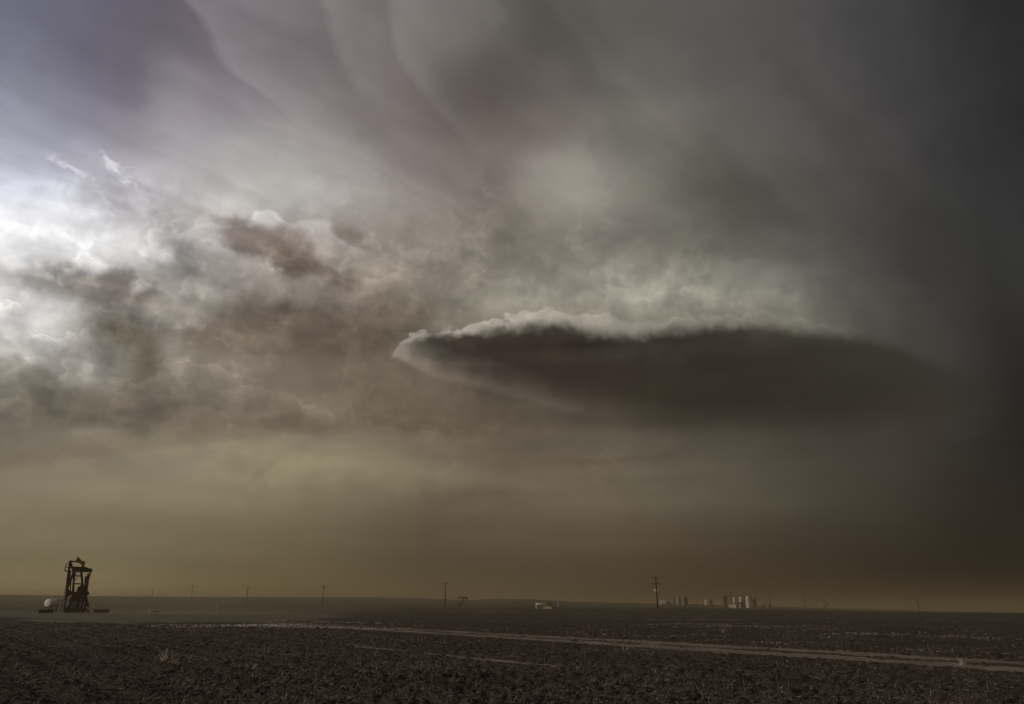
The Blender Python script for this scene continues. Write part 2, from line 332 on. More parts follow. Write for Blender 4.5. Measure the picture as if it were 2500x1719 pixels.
# ------------------------------------------------------------------ materials
def mat(name, base, rough=.7, metal=0, var=.25, scale=3.0, dirt=None, dirt_amt=.35, bump=0.0, bscale=20):
    m = bpy.data.materials.new(name); m.use_nodes = True; t = m.node_tree; b = t.nodes['Principled BSDF']
    b.inputs['Roughness'].default_value = rough; b.inputs['Metallic'].default_value = metal
    b.inputs['Specular IOR Level'].default_value = .3
    g = t.nodes.new('ShaderNodeNewGeometry')
    n = t.nodes.new('ShaderNodeTexNoise'); n.inputs['Scale'].default_value = scale; n.inputs['Detail'].default_value = 6; n.inputs['Roughness'].default_value = .65
    t.links.new(g.outputs['Position'], n.inputs['Vector'])
    r = t.nodes.new('ShaderNodeValToRGB'); e = r.color_ramp.elements
    d = dirt or tuple(c*(1-var) for c in base)
    e[0].position = .35; e[0].color = (*[base[i]*(1-dirt_amt)+d[i]*dirt_amt for i in range(3)], 1)
    e[1].position = .68; e[1].color = (*[min(1, c*(1+var*.5)) for c in base], 1)
    t.links.new(n.outputs['Fac'], r.inputs[0]); t.links.new(r.outputs[0], b.inputs['Base Color'])
    if bump:
        k = t.nodes.new('ShaderNodeTexNoise'); k.inputs['Scale'].default_value = bscale; k.inputs['Detail'].default_value = 5
        t.links.new(g.outputs['Position'], k.inputs['Vector'])
        q = t.nodes.new('ShaderNodeBump'); q.inputs['Strength'].default_value = 1; q.inputs['Distance'].default_value = bump
        t.links.new(k.outputs['Fac'], q.inputs['Height']); t.links.new(q.outputs[0], b.inputs['Normal'])
    return m
M = dict(
 steel=mat('dark_painted_steel', (.020, .016, .014), .55, .0, .5, 2, (.045, .022, .013), .5),
 steel_purple=mat('worn_maroon_steel', (.055, .035, .035), .6, 0, .4, 2),
 rust=mat('rusty_steel', (.11, .055, .032), .85, 0, .5, 3, (.05, .025, .015), .7),
 tan=mat('tan_painted_steel', (.23, .14, .075), .7, 0, .3, 2, (.1, .05, .03), .4),
 white=mat('white_tank_paint', (.74, .72, .66), .5, 0, .15, 2.2, (.35, .27, .18), .4),
 offwhite=mat('dusty_white_paint', (.47, .44, .385), .6, 0, .25, 1.2, (.25, .2, .14), .5),
 cream=mat('cream_pipe_paint', (.85, .80, .70), .45, 0, .1, 5, (.5, .42, .3), .3),
 galv=mat('galvanised_metal', (.42, .43, .42), .5, .3, .25, 3),
 blue=mat('blue_grey_cabinet_paint', (.13, .15, .165), .5, 0, .25, 2),
 cab_lit_side=mat('cabinet_paint_lit_side', (.34, .32, .31), .6, 0, .2, 2),  # cabinet grey lightened to stand for sunlight on its left side
 wood=mat('weathered_pole_wood', (.020, .013, .009), .9, 0, .5, 4, (.03, .018, .012), .6),
 glass=mat('grey_insulator_glaze', (.10, .085, .07), .3, 0, .2, 8),
 concrete=mat('stained_concrete', (.42, .38, .28), .9, 0, .35, 1.5, (.2, .17, .1), .6, .01),
 rubber=mat('black_rubber', (.02, .02, .02), .8, 0, .3, 5),
 browntank=mat('brown_tank_paint', (.075, .045, .03), .7, 0, .3, .8, (.03, .02, .015), .5),
 greytank=mat('grey_tank_paint', (.22, .19, .14), .7, 0, .3, .6, (.10, .08, .06), .6),
 straw=mat('dry_straw', (.50, .45, .35), .9, 0, .4, 30, (.2, .15, .09), .5),
 straw_dk=mat('dull_straw', (.20, .17, .125), .9, 0, .5, 30, (.1, .07, .045), .6),
 lint=mat('white_cotton_lint', (.60, .56, .50), .95, 0, .5, 12, (.22, .18, .14), .7),
 tankwhite=mat('dusty_tank_paint', (.38, .355, .31), .6, 0, .3, .7, (.2, .15, .1), .7),
 crumb=mat('pale_soil_crumb', (.24, .195, .145), .95, 0, .6, 20, (.08, .06, .045), .8),
 clod=mat('dark_soil_clod', (.047, .037, .027), .95, 0, .6, 9, (.022, .015, .012), .7, .015, 40),
 weed=mat('dry_weed', (.12, .10, .06), .9, 0, .5, 8),
 post=mat('weathered_marker_paint', (.5, .46, .36), .7, 0, .3, 4),
)
def ground_mat(name, dark, mid, light, s1, thr=.5, rough=.95, bump=.03, streak=None):
    m = bpy.data.materials.new(name); m.use_nodes = True; t = m.node_tree; b = t.nodes['Principled BSDF']
    b.inputs['Roughness'].default_value = rough; b.inputs['Specular IOR Level'].default_value = .12
    g = t.nodes.new('ShaderNodeNewGeometry')
    mp = t.nodes.new('ShaderNodeMapping'); mp.vector_type = 'TEXTURE'; t.links.new(g.outputs['Position'], mp.inputs[0])
    mp.inputs['Rotation'].default_value = (0, 0, math.radians(38.7))   # along the furrows
    if streak: mp.inputs['Scale'].default_value = (1, 1/streak, 1)
    def no(v, sc, de=6, ro=.65):
        n = t.nodes.new('ShaderNodeTexNoise'); n.inputs['Scale'].default_value = sc; n.inputs['Detail'].default_value = de; n.inputs['Roughness'].default_value = ro
        t.links.new(v, n.inputs['Vector']); return n.outputs['Fac']
    big = no(mp.outputs[0], s1*.05, 5); mid_ = no(mp.outputs[0], s1, 8, .7); fine = no(g.outputs['Position'], s1*8, 5, .7)
    def ramp(f, a, c0, z, c1):
        r = t.nodes.new('ShaderNodeValToRGB'); e = r.color_ramp.elements; e[0].position = a; e[1].position = z
        e[0].color = (*c0, 1); e[1].color = (*c1, 1); t.links.new(f, r.inputs[0]); return r.outputs[0]
    c = ramp(mid_, .36, dark, .66, mid)
    mxn = t.nodes.new('ShaderNodeMixRGB'); t.links.new(c, mxn.inputs[1]); mxn.inputs[2].default_value = (*light, 1)
    q = t.nodes.new('ShaderNodeMath'); q.operation = 'MULTIPLY'
    t.links.new(ramp(fine, thr, (0, 0, 0), thr+.14, (1, 1, 1)), q.inputs[0]); t.links.new(ramp(big, .35, (.15,)*3, .65, (.9,)*3), q.inputs[1])
    t.links.new(q.outputs[0], mxn.inputs[0]); t.links.new(mxn.outputs[0], b.inputs['Base Color'])
    bu = t.nodes.new('ShaderNodeBump'); bu.inputs['Distance'].default_value = bump; t.links.new(mid_, bu.inputs['Height'])
    b2_ = t.nodes.new('ShaderNodeBump'); b2_.inputs['Distance'].default_value = bump*.4; t.links.new(fine, b2_.inputs['Height'])
    t.links.new(bu.outputs[0], b2_.inputs['Normal']); t.links.new(b2_.outputs[0], b.inputs['Normal'])
    return m
G = dict(
 field=ground_mat('ploughed_soil', (.014, .011, .0075), (.072, .057, .040), (.28, .225, .165), 5.0, .51, bump=.05),
 track=ground_mat('packed_track_soil', (.08, .062, .046), (.22, .175, .13), (.42, .35, .28), 2.2, .46, bump=.02, streak=.12),
 pad=ground_mat('caliche_pad', (.06, .052, .036), (.15, .13, .09), (.27, .235, .17), .35, .48, bump=.02, streak=.35),
 pasture=ground_mat('dusty_pasture', (.04, .039, .024), (.095, .09, .055), (.16, .14, .095), .05, .5, bump=.05, streak=.4),
)

# ------------------------------------------------------------------ terrain
NAX = (0.78, 0.626)               # unit vector across the furrows and the track
SKYL = [(-180, 0), (-60, .35), (-32.2, .38), (-28, .37), (-22, .40), (-12, .49), (-7.5, .47), (-3.5, .36), (-.8, .47), (1.7, .45), (4.8, .31), (10.8, .25), (18, .14), (21, .06), (25, -.02), (32, -.15), (60, -.2), (180, 0)]
EDGE = [(-180, -.3), (-60, -.44), (-28, -.44), (-21.8, -.46), (-16.3, -.43), (-7.5, -.19), (-1.4, -.14), (4.8, -.15), (11, -.1), (16.6, -.13), (21, -.17), (25, -.22), (32, -.2), (60, -.25), (180, -.3)]
RE, RS = 300.0, 1300.0
def hermite(t): return t*t*(3-2*t)
def vnoise(x, y, seed):           # value noise, numpy
    xi, yi = np.floor(x).astype(np.int64), np.floor(y).astype(np.int64); fx, fy = x-xi, y-yi
    def h(a, b):
        n = (a*374761393+b*668265263+seed*1442695041) & 0xFFFFFFFF
        n = ((n ^ (n >> 13))*1274126177) & 0xFFFFFFFF
        return ((n ^ (n >> 16)) & 0xFFFF)/65535.0
    fx, fy = hermite(fx), hermite(fy)
    return (h(xi, yi)*(1-fx)+h(xi+1, yi)*fx)*(1-fy)+(h(xi, yi+1)*(1-fx)+h(xi+1, yi+1)*fx)*fy
def fbm(x, y, seed, octs, gain_=.5):
    s = 0; a_ = 1; tot = 0
    for o in range(octs): s = s+a_*vnoise(x*2**o+o*17.3, y*2**o-o*9.1, seed+o); tot += a_; a_ *= gain_
    return s/tot
def base_h(x, y):
    x, y = np.asarray(x, float), np.asarray(y, float)
    r = np.hypot(x, y)+1e-6; az = np.degrees(np.arctan2(x, y))
    he = EYE+RE*np.tan(np.radians(np.interp(az, [p[0] for p in EDGE], [p[1] for p in EDGE])))
    hs_ = EYE+RS*np.tan(np.radians(np.interp(az, [p[0] for p in SKYL], [p[1] for p in SKYL])))
    z = he*hermite(np.clip((r-110)/(RE-110), 0, 1))
    z = z+(hs_-he)*hermite(np.clip((r-RE)/(RS-RE), 0, 1))
    return z-18*hermite(np.clip((r-RS)/4000, 0, 1))
PADC = [(-110, 190), (-110, 140), (-56, 84), (-38, 67), (-30, 66), (-24, 78), (-22, 104), (-33, 150), (-62, 205), (-92, 205)]
def poly_in(x, y, P):
    ins = np.zeros(x.shape, bool)
    for i in range(len(P)):
        (x1, y1), (x2, y2) = P[i], P[i-1]
        c = ((y1 > y) != (y2 > y)); ins ^= c & (x < (x2-x1)*(y-y1)/(y2-y1+1e-12)+x1)
    return ins
def zones(x, y):
    """0 ploughed field, 1 dirt track, 2 well pad, 3 pasture"""
    r = np.hypot(x, y); az = np.degrees(np.arctan2(x, y))
    w = (fbm(x*.25, y*.25, 5, 4)-.5)
    s = x*NAX[0]+y*NAX[1]; alng = -x*NAX[1]+y*NAX[0]
    z = np.zeros(x.shape, int)
    z[(r+w*30*np.clip((-6-az)/8, 0, 1) > np.interp(az, [-60, -32, -16, -9, 60], [150, 172, 205, 300, 300])) | (np.abs(az) > 75)] = 3
    pw = w*10
    z[poly_in(x+pw, y+pw, PADC) & (np.abs(az) < 75)] = 2
    w2 = fbm(x*.9, y*.9, 8, 3)-.5; tr = (np.abs(s-28.3+w*1.0) < np.interp(alng, [20, 45, 88], [2.6, 1.9, 1.0])+w2*.8) & (np.abs(s-28.45+w*.8) > .5+w2*1.6) & (alng > -45) & (alng < 88)
    tr2 = (np.abs(s-15.6+w2*.25) < .15) & (fbm(x*.35, y*.35, 61, 3) > .44) & (alng > 2) & (alng < 30)
    z[(tr | tr2) & (z == 0)] = 1
    return z, s, alng
def surf_h(x, y):
    z, s, al_ = zones(x, y); r = np.hypot(x, y)
    h = base_h(x, y)
    near = np.clip(1.6-r/90, .25, 1)
    cl = fbm(x*2.2, y*2.2, 21, 4, .6); cl2 = fbm(x*7, y*7, 31, 3, .6)
    big_ = fbm(x*.16, y*.16, 71, 3)
    rough = ((np.abs(cl-.5)*-2+.5)*.15+(cl2-.5)*.10)*(.45+1.3*big_)+np.sin(s*2*math.pi/1.02+cl*2.2)*.04+(big_-.5)*.10
    fld = rough*near
    rut = lambda c, w_: np.exp(-((s-c)/w_)**2)
    fld = fld*(1-.75*np.exp(-((s-15.6)/.35)**2))*(1-.6*np.exp(-((s-5.3)/.4)**2)) - .07*rut(15.6, .3)*near - .05*rut(5.3, .35)*near
    trk = (cl-.5)*.035+(cl2-.5)*.025+.03-.05*rut(27.2, .4)-.05*rut(29.6, .4)
    fld = fld+.10*np.exp(-((s-31.6)/.5)**2)*(al_ > -45)*(al_ < 88)*cl2*1.3   # thrown-up soil beside the track
    bt = hermite(np.clip((np.abs(s-28.3)-2.1)/1.3, 0, 1)) ; bt = np.where((al_ > -46) & (al_ < 92), bt, 1); bed = (cl-.5)*.035+(cl2-.5)*.02+.03
    fld = fld*bt+bed*(1-bt); fld = fld-.05*np.exp(-((s-24.6)/1.2)**2)
    pad_ = (cl-.5)*.06
    pas = (fbm(x*.02, y*.02, 41, 4)-.5)*np.clip((r-200)/600, 0, 1)*1.2
    return h+np.choose(z, [fld, trk, pad_, pas]), z

def mesh_obj(name, verts, faces, m, parent=None, smooth=False, **props):
    me = bpy.data.meshes.new(name)
    verts = np.asarray(verts, np.float32); faces = np.asarray(faces, np.int32); k = faces.shape[1]
    me.vertices.add(len(verts)); me.vertices.foreach_set('co', verts.ravel())
    me.loops.add(faces.size); me.loops.foreach_set('vertex_index', faces.ravel())
    me.polygons.add(len(faces)); me.polygons.foreach_set('loop_start', np.arange(0, faces.size, k, dtype=np.int32))
    if smooth: me.polygons.foreach_set('use_smooth', np.ones(len(faces), bool))
    me.update(calc_edges=True)
    for q in (m if isinstance(m, (list, tuple)) else [m]): me.materials.append(q)
    o = bpy.data.objects.new(name, me); COL.objects.link(o)
    if parent: o.parent = parent
    for a_, v in props.items(): o[a_] = v
    return o

NA, = (760,)
azs = np.concatenate([np.linspace(-180, -48, 60)[:-1], np.linspace(-48, 48, NA), np.linspace(48, 180, 60)[1:]])
rr = [0.02]
while rr[-1] < 9000:
    r_ = rr[-1]; rr.append(r_*(1.5 if r_ < 1 else 1.05 if r_ < 9 else 1.0027 if r_ < 45 else 1.0042 if r_ < 110 else 1.012 if r_ < 400 else 1.04))
rr = np.array(rr)
Rg, Ag = np.meshgrid(rr, np.radians(azs), indexing='ij')
jr = 1+.0012*(rng.random(Rg.shape)-.5)*(Rg > 9)*(Rg < 300)
X, Y = (Rg*jr)*np.sin(Ag), (Rg*jr)*np.cos(Ag)
Z, ZN = surf_h(X, Y)
nr, na = X.shape
V = np.stack([X, Y, Z], -1).reshape(-1, 3)
ii, jj = np.meshgrid(np.arange(nr-1), np.arange(na-1), indexing='ij')
q0 = (ii*na+jj); FQ = np.stack([q0, q0+1, q0+na+1, q0+na], -1).reshape(-1, 4)
xc = V[FQ].mean(1); fz, _, _ = zones(xc[:, 0], xc[:, 1])
for k, nm, mk in ((0, 'ploughed_field', 'field'), (1, 'dirt_track', 'track'), (2, 'well_pad', 'pad'), (3, 'ground', 'pasture')):
    f = FQ[fz == k]; u_, inv = np.unique(f, return_inverse=True)
    verts = V[u_]; f = inv.reshape(-1, 4)
    o = mesh_obj(nm, verts, f, G[mk], smooth=True, kind='structure')
def gz(x, y): return float(base_h(x, y))

# ------------------------------------------------------------------ loose soil, straw and lint on the field
ico = bmesh.new(); bmesh.ops.create_icosphere(ico, subdivisions=1, radius=1)
icv0 = np.array([v.co[:] for v in ico.verts]); icf0 = np.array([[v.index for v in f.verts] for f in ico.faces]); ico.free()
def field_points(n, r0, r1, a0=-42, a1=42, p=1.0):
    r = r0*(r1/r0)**(rng.random(n)**p); a_ = np.radians(rng.uniform(a0, a1, n)); x, y = r*np.sin(a_), r*np.cos(a_)
    k = fbm(x*.35, y*.35, 91, 4) > .36+.28*rng.random(n); return x[k], y[k]     # gathers in patches
tetv = np.array([[1, 0, -.4], [-.5, .87, -.4], [-.5, -.87, -.4], [0, 0, .9]]); tetf = np.array([[0, 2, 1], [0, 1, 3], [1, 2, 3], [2, 0, 3]])
def scatter_clods(name, x, y, size, m, flat=.6, sig=.6, tiny=False, **kw):
    icv, icf = (tetv, tetf) if tiny else (icv0, icf0)
    h, z = surf_h(x, y); n = len(x)
    sc = size*np.clip(rng.lognormal(0, sig, n), .25, 2.1); rot = rng.uniform(0, 6.28, n)
    p = icv[None]*(1+.75*(rng.random((n, len(icv), 1))-.5))
    p = p*np.stack([sc*rng.uniform(.7, 1.4, n), sc*rng.uniform(.7, 1.2, n), sc*flat*rng.uniform(.6, 1.2, n)], -1)[:, None]
    c, s = np.cos(rot)[:, None], np.sin(rot)[:, None]
    q = np.stack([p[..., 0]*c-p[..., 1]*s+x[:, None], p[..., 0]*s+p[..., 1]*c+y[:, None], p[..., 2]+(h+sc*.15)[:, None]], -1)
    f = (icf[None]+(np.arange(n)*len(icv))[:, None, None]).reshape(-1, 3)
    return mesh_obj(name, q.reshape(-1, 3), f, m, kind='stuff', **kw)
def only_field(x, y, keep=(0,)):
    z, s, _ = zones(x, y); k = np.isin(z, keep) & (np.abs(s-15.6) > .3); return x[k], y[k]
x, y = only_field(*field_points(60000, 9, 75)); scatter_clods('soil_clods', x, y, .019+.0004*np.hypot(x, y), M['clod'])
def stalks(name, x, y, ln, wd, m, flatness=.5, **kw):
    h, z = surf_h(x, y); n = len(x); L_ = ln*rng.lognormal(0, .4, n)
    az_ = rng.uniform(0, 6.28, n); el = np.where(rng.random(n) < flatness, rng.uniform(0, .35, n), rng.uniform(.5, 1.5, n))
    d_ = np.stack([np.cos(az_)*np.cos(el), np.sin(az_)*np.cos(el), np.sin(el)], -1)
    b_ = np.stack([x, y, h+.01], -1); bend = rng.normal(0, .18, (n, 3))*L_[:, None]
    mid = b_+d_*L_[:, None]*.5; top_ = b_+d_*L_[:, None]+bend
    pr = np.cross(d_, [0, 0, 1.0]+rng.normal(0, .3, (n, 3))); pr /= np.linalg.norm(pr, axis=1)[:, None]+1e-9
    w_ = (wd*rng.uniform(.7, 1.3, n))[:, None]; up = np.cross(pr, d_)*w_*.8
    ring = []
    for c0, k_ in ((b_, 1), (mid, .85), (top_, .5)): ring += [c0-pr*w_*k_, c0+pr*w_*k_, c0+up*k_*1.2]
    P = np.stack(ring, 1)
    ft = np.array([[0, 1, 4, 3], [1, 2, 5, 4], [2, 0, 3, 5], [3, 4, 7, 6], [4, 5, 8, 7], [5, 3, 6, 8]])
    f = (ft[None]+(np.arange(n)*9)[:, None, None]).reshape(-1, 4)
    return mesh_obj(name, P.reshape(-1, 3), f, m, kind='stuff', **kw)
x, y = only_field(*field_points(24000, 10, 60)); stalks('straw_litter', x, y, .05+.0010*np.hypot(x, y), .0020+.00009*np.hypot(x, y), M['straw'], .82)
x, y = only_field(*field_points(40000, 10, 90)); stalks('dull_stubble', x, y, .07+.0010*np.hypot(x, y), .0022+.00010*np.hypot(x, y), M['straw_dk'], .7)
x, y = only_field(*field_points(150000, 10, 230, p=.75)); scatter_clods('pale_crumbs', x, y, .006+.00026*np.hypot(x, y), M['crumb'], .6, .5, True)
x, y = only_field(*field_points(14000, 12, 220, p=.6)); scatter_clods('lint_scraps', x, y, .005+.00017*np.hypot(x, y), M['lint'], .5, .4, True)
# windrows of cotton lint lying along the furrows
def img_pt(px, py): 
    v = ray(px, py); t = -EYE/v.z; return v.x*t, v.y*t
def windrow(n, x0, y0, x1, y1, wid, size):
    (ax, ay), (bx, by) = img_pt(x0, y0), img_pt(x1, y1)
    t = rng.random(n)
    k = vnoise(t*9, t*0+3, 77)*.7+vnoise(t*31, t*0+9, 78)*.5
    t = t[k+rng.random(len(t))*.35 > .82]; n = len(t)
    wob = (vnoise(t*7, t*0, 12)-.5)*3*wid
    w_ = rng.standard_t(3, n)*wid+wob
    return ax+(bx-ax)*t+w_*NAX[0], ay+(by-ay)*t+w_*NAX[1], np.full(n, size*(1.75 if x1 < 950 else 1.25))
ws_ = [windrow(3900, 470, 1526, 640, 1534, 1.6, 0.022), windrow(3300, 640, 1524, 830, 1538, 1.6, 0.022), windrow(630, 634, 1526, 668, 1529, .6, 0.043), windrow(390, 745, 1533, 800, 1537, .7, 0.031),
       windrow(1350, 700, 1516, 900, 1524, 1.2, 0.022), windrow(3600, 900, 1526, 1900, 1576, .55, 0.017), windrow(5200, 1640, 1524, 1900, 1532, 4.5, 0.022), windrow(5100, 1900, 1532, 2300, 1558, 3.0, 0.020),
       windrow(3600, 1900, 1577, 2421, 1606, .5, 0.012), windrow(1050, 1600, 1512, 1750, 1514, 3.0, 0.025), windrow(1350, 1300, 1566, 2421, 1640, .6, 0.011), windrow(390, 2350, 1560, 2500, 1566, 1.2, 0.025)]
scatter_clods('lint_windrows', *[np.concatenate([w[i] for w in ws_]) for i in range(3)], M['lint'], .8, .5, True)

# ------------------------------------------------------------------ mesh building helpers
class MB:
    def __init__(s): s.v = []; s.f = []
    def add(s, vs, fs):
        o = len(s.v); s.v += [tuple(v) for v in vs]; s.f += [tuple(i+o for i in f) for f in fs]; return s
    def box(s, cx, cy, cz, sx, sy, sz, rz=0, bev=0.0):
        hx, hy, hz = sx/2, sy/2, sz/2; b = min(bev, hx*.5, hy*.5, hz*.5); c_, s_ = math.cos(rz), math.sin(rz)
        if b <= 0:
            P = [(x, y, z) for z in (-hz, hz) for x, y in ((-hx, -hy), (hx, -hy), (hx, hy), (-hx, hy))]; n = 4; R = 2
        else:
            P = []
            for z, k in ((-hz, b), (-hz+b, 0), (hz-b, 0), (hz, b)):
                for x, y in ((-hx+b, -hy), (hx-b, -hy), (hx, -hy+b), (hx, hy-b), (hx-b, hy), (-hx+b, hy), (-hx, hy-b), (-hx, -hy+b)):
                    P.append((x*(1-k/hx), y*(1-k/hy), z))
            n = 8; R = 4
        P = [(cx+x*c_-y*s_, cy+x*s_+y*c_, cz+z) for x, y, z in P]
        fs = [tuple(range(n-1, -1, -1)), tuple(range(n*(R-1), n*R))]
        for r in range(R-1):
            for i in range(n): j = (i+1) % n; fs.append((r*n+i, r*n+j, (r+1)*n+j, (r+1)*n+i))
        return s.add(P, fs)
    def bar(s, a, b, w, h=None, up=(0, 0, 1), taper=1.0):     # rectangular member between two points
        a, b = Vector(a), Vector(b); d = (b-a).normalized(); h = h or w
        u = d.cross(Vector(up));
        if u.length < 1e-4: u = d.cross(Vector((0, 1, 0)))
        u.normalize(); v = u.cross(d).normalized(); P = []
        for c, k in ((a, 1), (b, taper)):
            for x, y in ((-1, -1), (1, -1), (1, 1), (-1, 1)): P.append(c+u*x*w*.5*k+v*y*h*.5*k)
        return s.add(P, [(3, 2, 1, 0), (4, 5, 6, 7), (0, 1, 5, 4), (1, 2, 6, 5), (2, 3, 7, 6), (3, 0, 4, 7)])
    def tube(s, pts, r, n=8, r2=None):
        pts = [Vector(p) for p in pts]; P = []; m_ = len(pts)
        for i, p in enumerate(pts):
            d = (pts[min(i+1, m_-1)]-pts[max(i-1, 0)]).normalized(); u = d.cross(Vector((0, 0, 1)))
            if u.length < 1e-3: u = d.cross(Vector((0, 1, 0)))
            u.normalize(); v = u.cross(d); rr_ = r if r2 is None else r+(r2-r)*i/(m_-1)
            for k in range(n): a_ = 2*math.pi*k/n; P.append(p+u*math.cos(a_)*rr_+v*math.sin(a_)*rr_)
        fs = [tuple(range(n)), tuple(range(n*m_-1, n*(m_-1)-1, -1))]
        for i in range(m_-1):
            for k in range(n): j = (k+1) % n; fs.append((i*n+k, (i+1)*n+k, (i+1)*n+j, i*n+j))
        return s.add(P, fs)
    def lathe(s, prof_, n=24, M_=None):                       # (radius, height) profile around z
        P = []
        for r, z in prof_:
            for k in range(n): a_ = 2*math.pi*k/n; P.append(Vector((r*math.cos(a_), r*math.sin(a_), z)))
        if M_ is not None: P = [M_ @ p for p in P]
        m_ = len(prof_); fs = [tuple(range(n-1, -1, -1)), tuple(range(n*(m_-1), n*m_))]
        for i in range(m_-1):
            for k in range(n): j = (k+1) % n; fs.append((i*n+k, i*n+j, (i+1)*n+j, (i+1)*n+k))
        return s.add(P, fs)
    def plate(s, outline, a, b):                              # outline (u, v) extruded between frames a(u,v), b(u,v)
        n = len(outline); P = [a(u, v) for u, v in outline]+[b(u, v) for u, v in outline]
        fs = [tuple(range(n-1, -1, -1)), tuple(range(n, 2*n))]+[(i, (i+1) % n, n+(i+1) % n, n+i) for i in range(n)]
        return s.add(P, fs)
    def build(s, name, m, parent=None, smooth=False, **props):
        me = bpy.data.meshes.new(name); me.from_pydata([tuple(v) for v in s.v], [], s.f); me.validate(); me.update()
        bm_ = bmesh.new(); bm_.from_mesh(me); bmesh.ops.recalc_face_normals(bm_, faces=bm_.faces); bm_.to_mesh(me); bm_.free()
        me.materials.append(m)
        if smooth:
            for p in me.polygons: p.use_smooth = len(p.vertices) == 4
        o = bpy.data.objects.new(name, me); COL.objects.link(o)
        if parent: o.parent = parent
        for k, v in props.items(): o[k] = v
        return o
def thing(name, label, category, loc, rz=0, group=None):
    o = bpy.data.objects.new(name, None); COL.objects.link(o); o.location = loc; o.rotation_euler = (0, 0, rz); o.empty_display_size = .5
    o['label'] = label; o['category'] = category
    if group: o['group'] = group
    return o
def copy_tree(o, parent=None):
    c = o.copy(); COL.objects.link(c); c.parent = parent
    for ch in list(o.children): copy_tree(ch, c)
    return c
def spot(px, dist, sink=0.0):     # ground point on the bearing where the photograph shows column px (near the horizon)
    az = math.radians(azel(px, 1480+(px-1250)*.00873)[0]); x, y = dist*math.sin(az), dist*math.cos(az)
    return Vector((x, y, gz(x, y)-sink)), -az
def mpp(px, dist):                # metres per photograph pixel there: across, up
    a0, e0 = azel(px, 1480); a1, _ = azel(px+1, 1480); _, e1_ = azel(px, 1479)
    return dist*math.radians(a1-a0), dist*math.radians(e1_-e0)

# ------------------------------------------------------------------ the big pumping unit on the left
loc, rz = spot(195, 163)
PJ = thing('pump_jack', 'tall dark steel pumping unit at the left edge with tan horsehead and long ladder', 'pump jack', loc, rz)
SXp, SZp = mpp(195, 163); SXp /= 7.98; SZp /= 7.98
LE = .20
def Q(zx, zy, y=0.0):             # x across, y away, z up in metres, measured off an enlargement of the photograph
    return ((zx-1000-LE*(1310-zy))*SXp, y, max(0, (1310-zy)*SZp))
def B(name, segs, m, parent=PJ, **kw):
    for sg in segs: MB().bar(Q(*sg[0]), Q(*sg[1]), sg[2], sg[3] if len(sg) > 3 else None, up=(0, 1, 0)).build(name, m, parent, **kw)
st_ = M['steel']
# skid and base
b = MB(); 
for x_ in (-2.2, 1.5): b.box(x_, 1.5, .45, .35, 7.5, .5, bev=.03)
for y_ in (-1.9, -.4, 1.4, 3.2, 4.9): b.box(-.35, y_, .40, 3.6, .3, .38)
b.build('base_skid', M['rust'], PJ)
MB().plate([(-2.3, 0), (1.15, 0), (.95, 1.0), (-1.8, 1.15)], lambda u, v: (u, -2.25, v), lambda u, v: (u, -2.17, v)).build('belt_guard', st_, PJ)
for (x0_, x1_) in ((-1.15, -1.0), (-.7, -.58), (.1, .22), (.62, .74)):
    b = MB().bar((x0_, -2.35, .75), (x1_, -2.35, 2.0), .11); b.build('guard_rib', M['galv'], PJ)
# samson post: four legs with crossbars
for a_, z_ in (((905, 1230, -1.4), (925, 515, -.2)), ((1125, 1200, -1.4), (1075, 515, -.2)), ((870, 1250, 2.4), (935, 515, .5)), ((1140, 1250, 2.4), (1065, 515, .5))):
    B('leg', [(Q(*a_) and a_, z_, .34, .30)], st_)
for y0_, h_ in ((592, .42), (750, .34)):
    b = MB(); b.bar(Q(925, y0_, -.55), Q(1090, y0_, -.55), .22, h_, up=(0, 1, 0)); b.build('crossbar', st_, PJ)
B('brace', [((1000, 615, -.5), (940, 690, -.7), .1)], st_)
B('brace', [((935, 545, .3), (945, 600, .1), .4)], st_)
# gearbox and cranks
b = MB(); b.box(.0, -.9, 2.75, 1.55, 1.5, 1.9, bev=.18); b.box(0, -.9, 4.05, 1.75, 1.2, 1.1, bev=.15); b.box(-.05, -.9, 4.72, .9, .5, .3, bev=.06); b.build('gearbox', st_, PJ)
MB().plate([(-1.9, 1.0), (1.7, 1.0), (.9, 3.0), (-.9, 3.4)], lambda u, v: (u, -1.72, v), lambda u, v: (u, -.2, v)).build('gearbox_pedestal', st_, PJ)
for sx_ in (-1, 1):
    Mx_ = Matrix.Translation((sx_*.72, -.9, 3.35)) @ Matrix.Rotation(math.pi/2*sx_, 4, 'Y')
    MB().lathe([(.42, 0), (.42, .3), (.25, .34), (.25, .5)], 20, Mx_).build('crank_hub', st_, PJ)
# pitman arms hanging from the equaliser beam
B('pitman_arm', [((1255, 515, -1.1), (1110, 960, -1.0), .22, .2)], M['steel_purple'])
B('pitman_arm', [((860, 500, -1.1), (790, 960, -1.0), .24, .2)], st_)
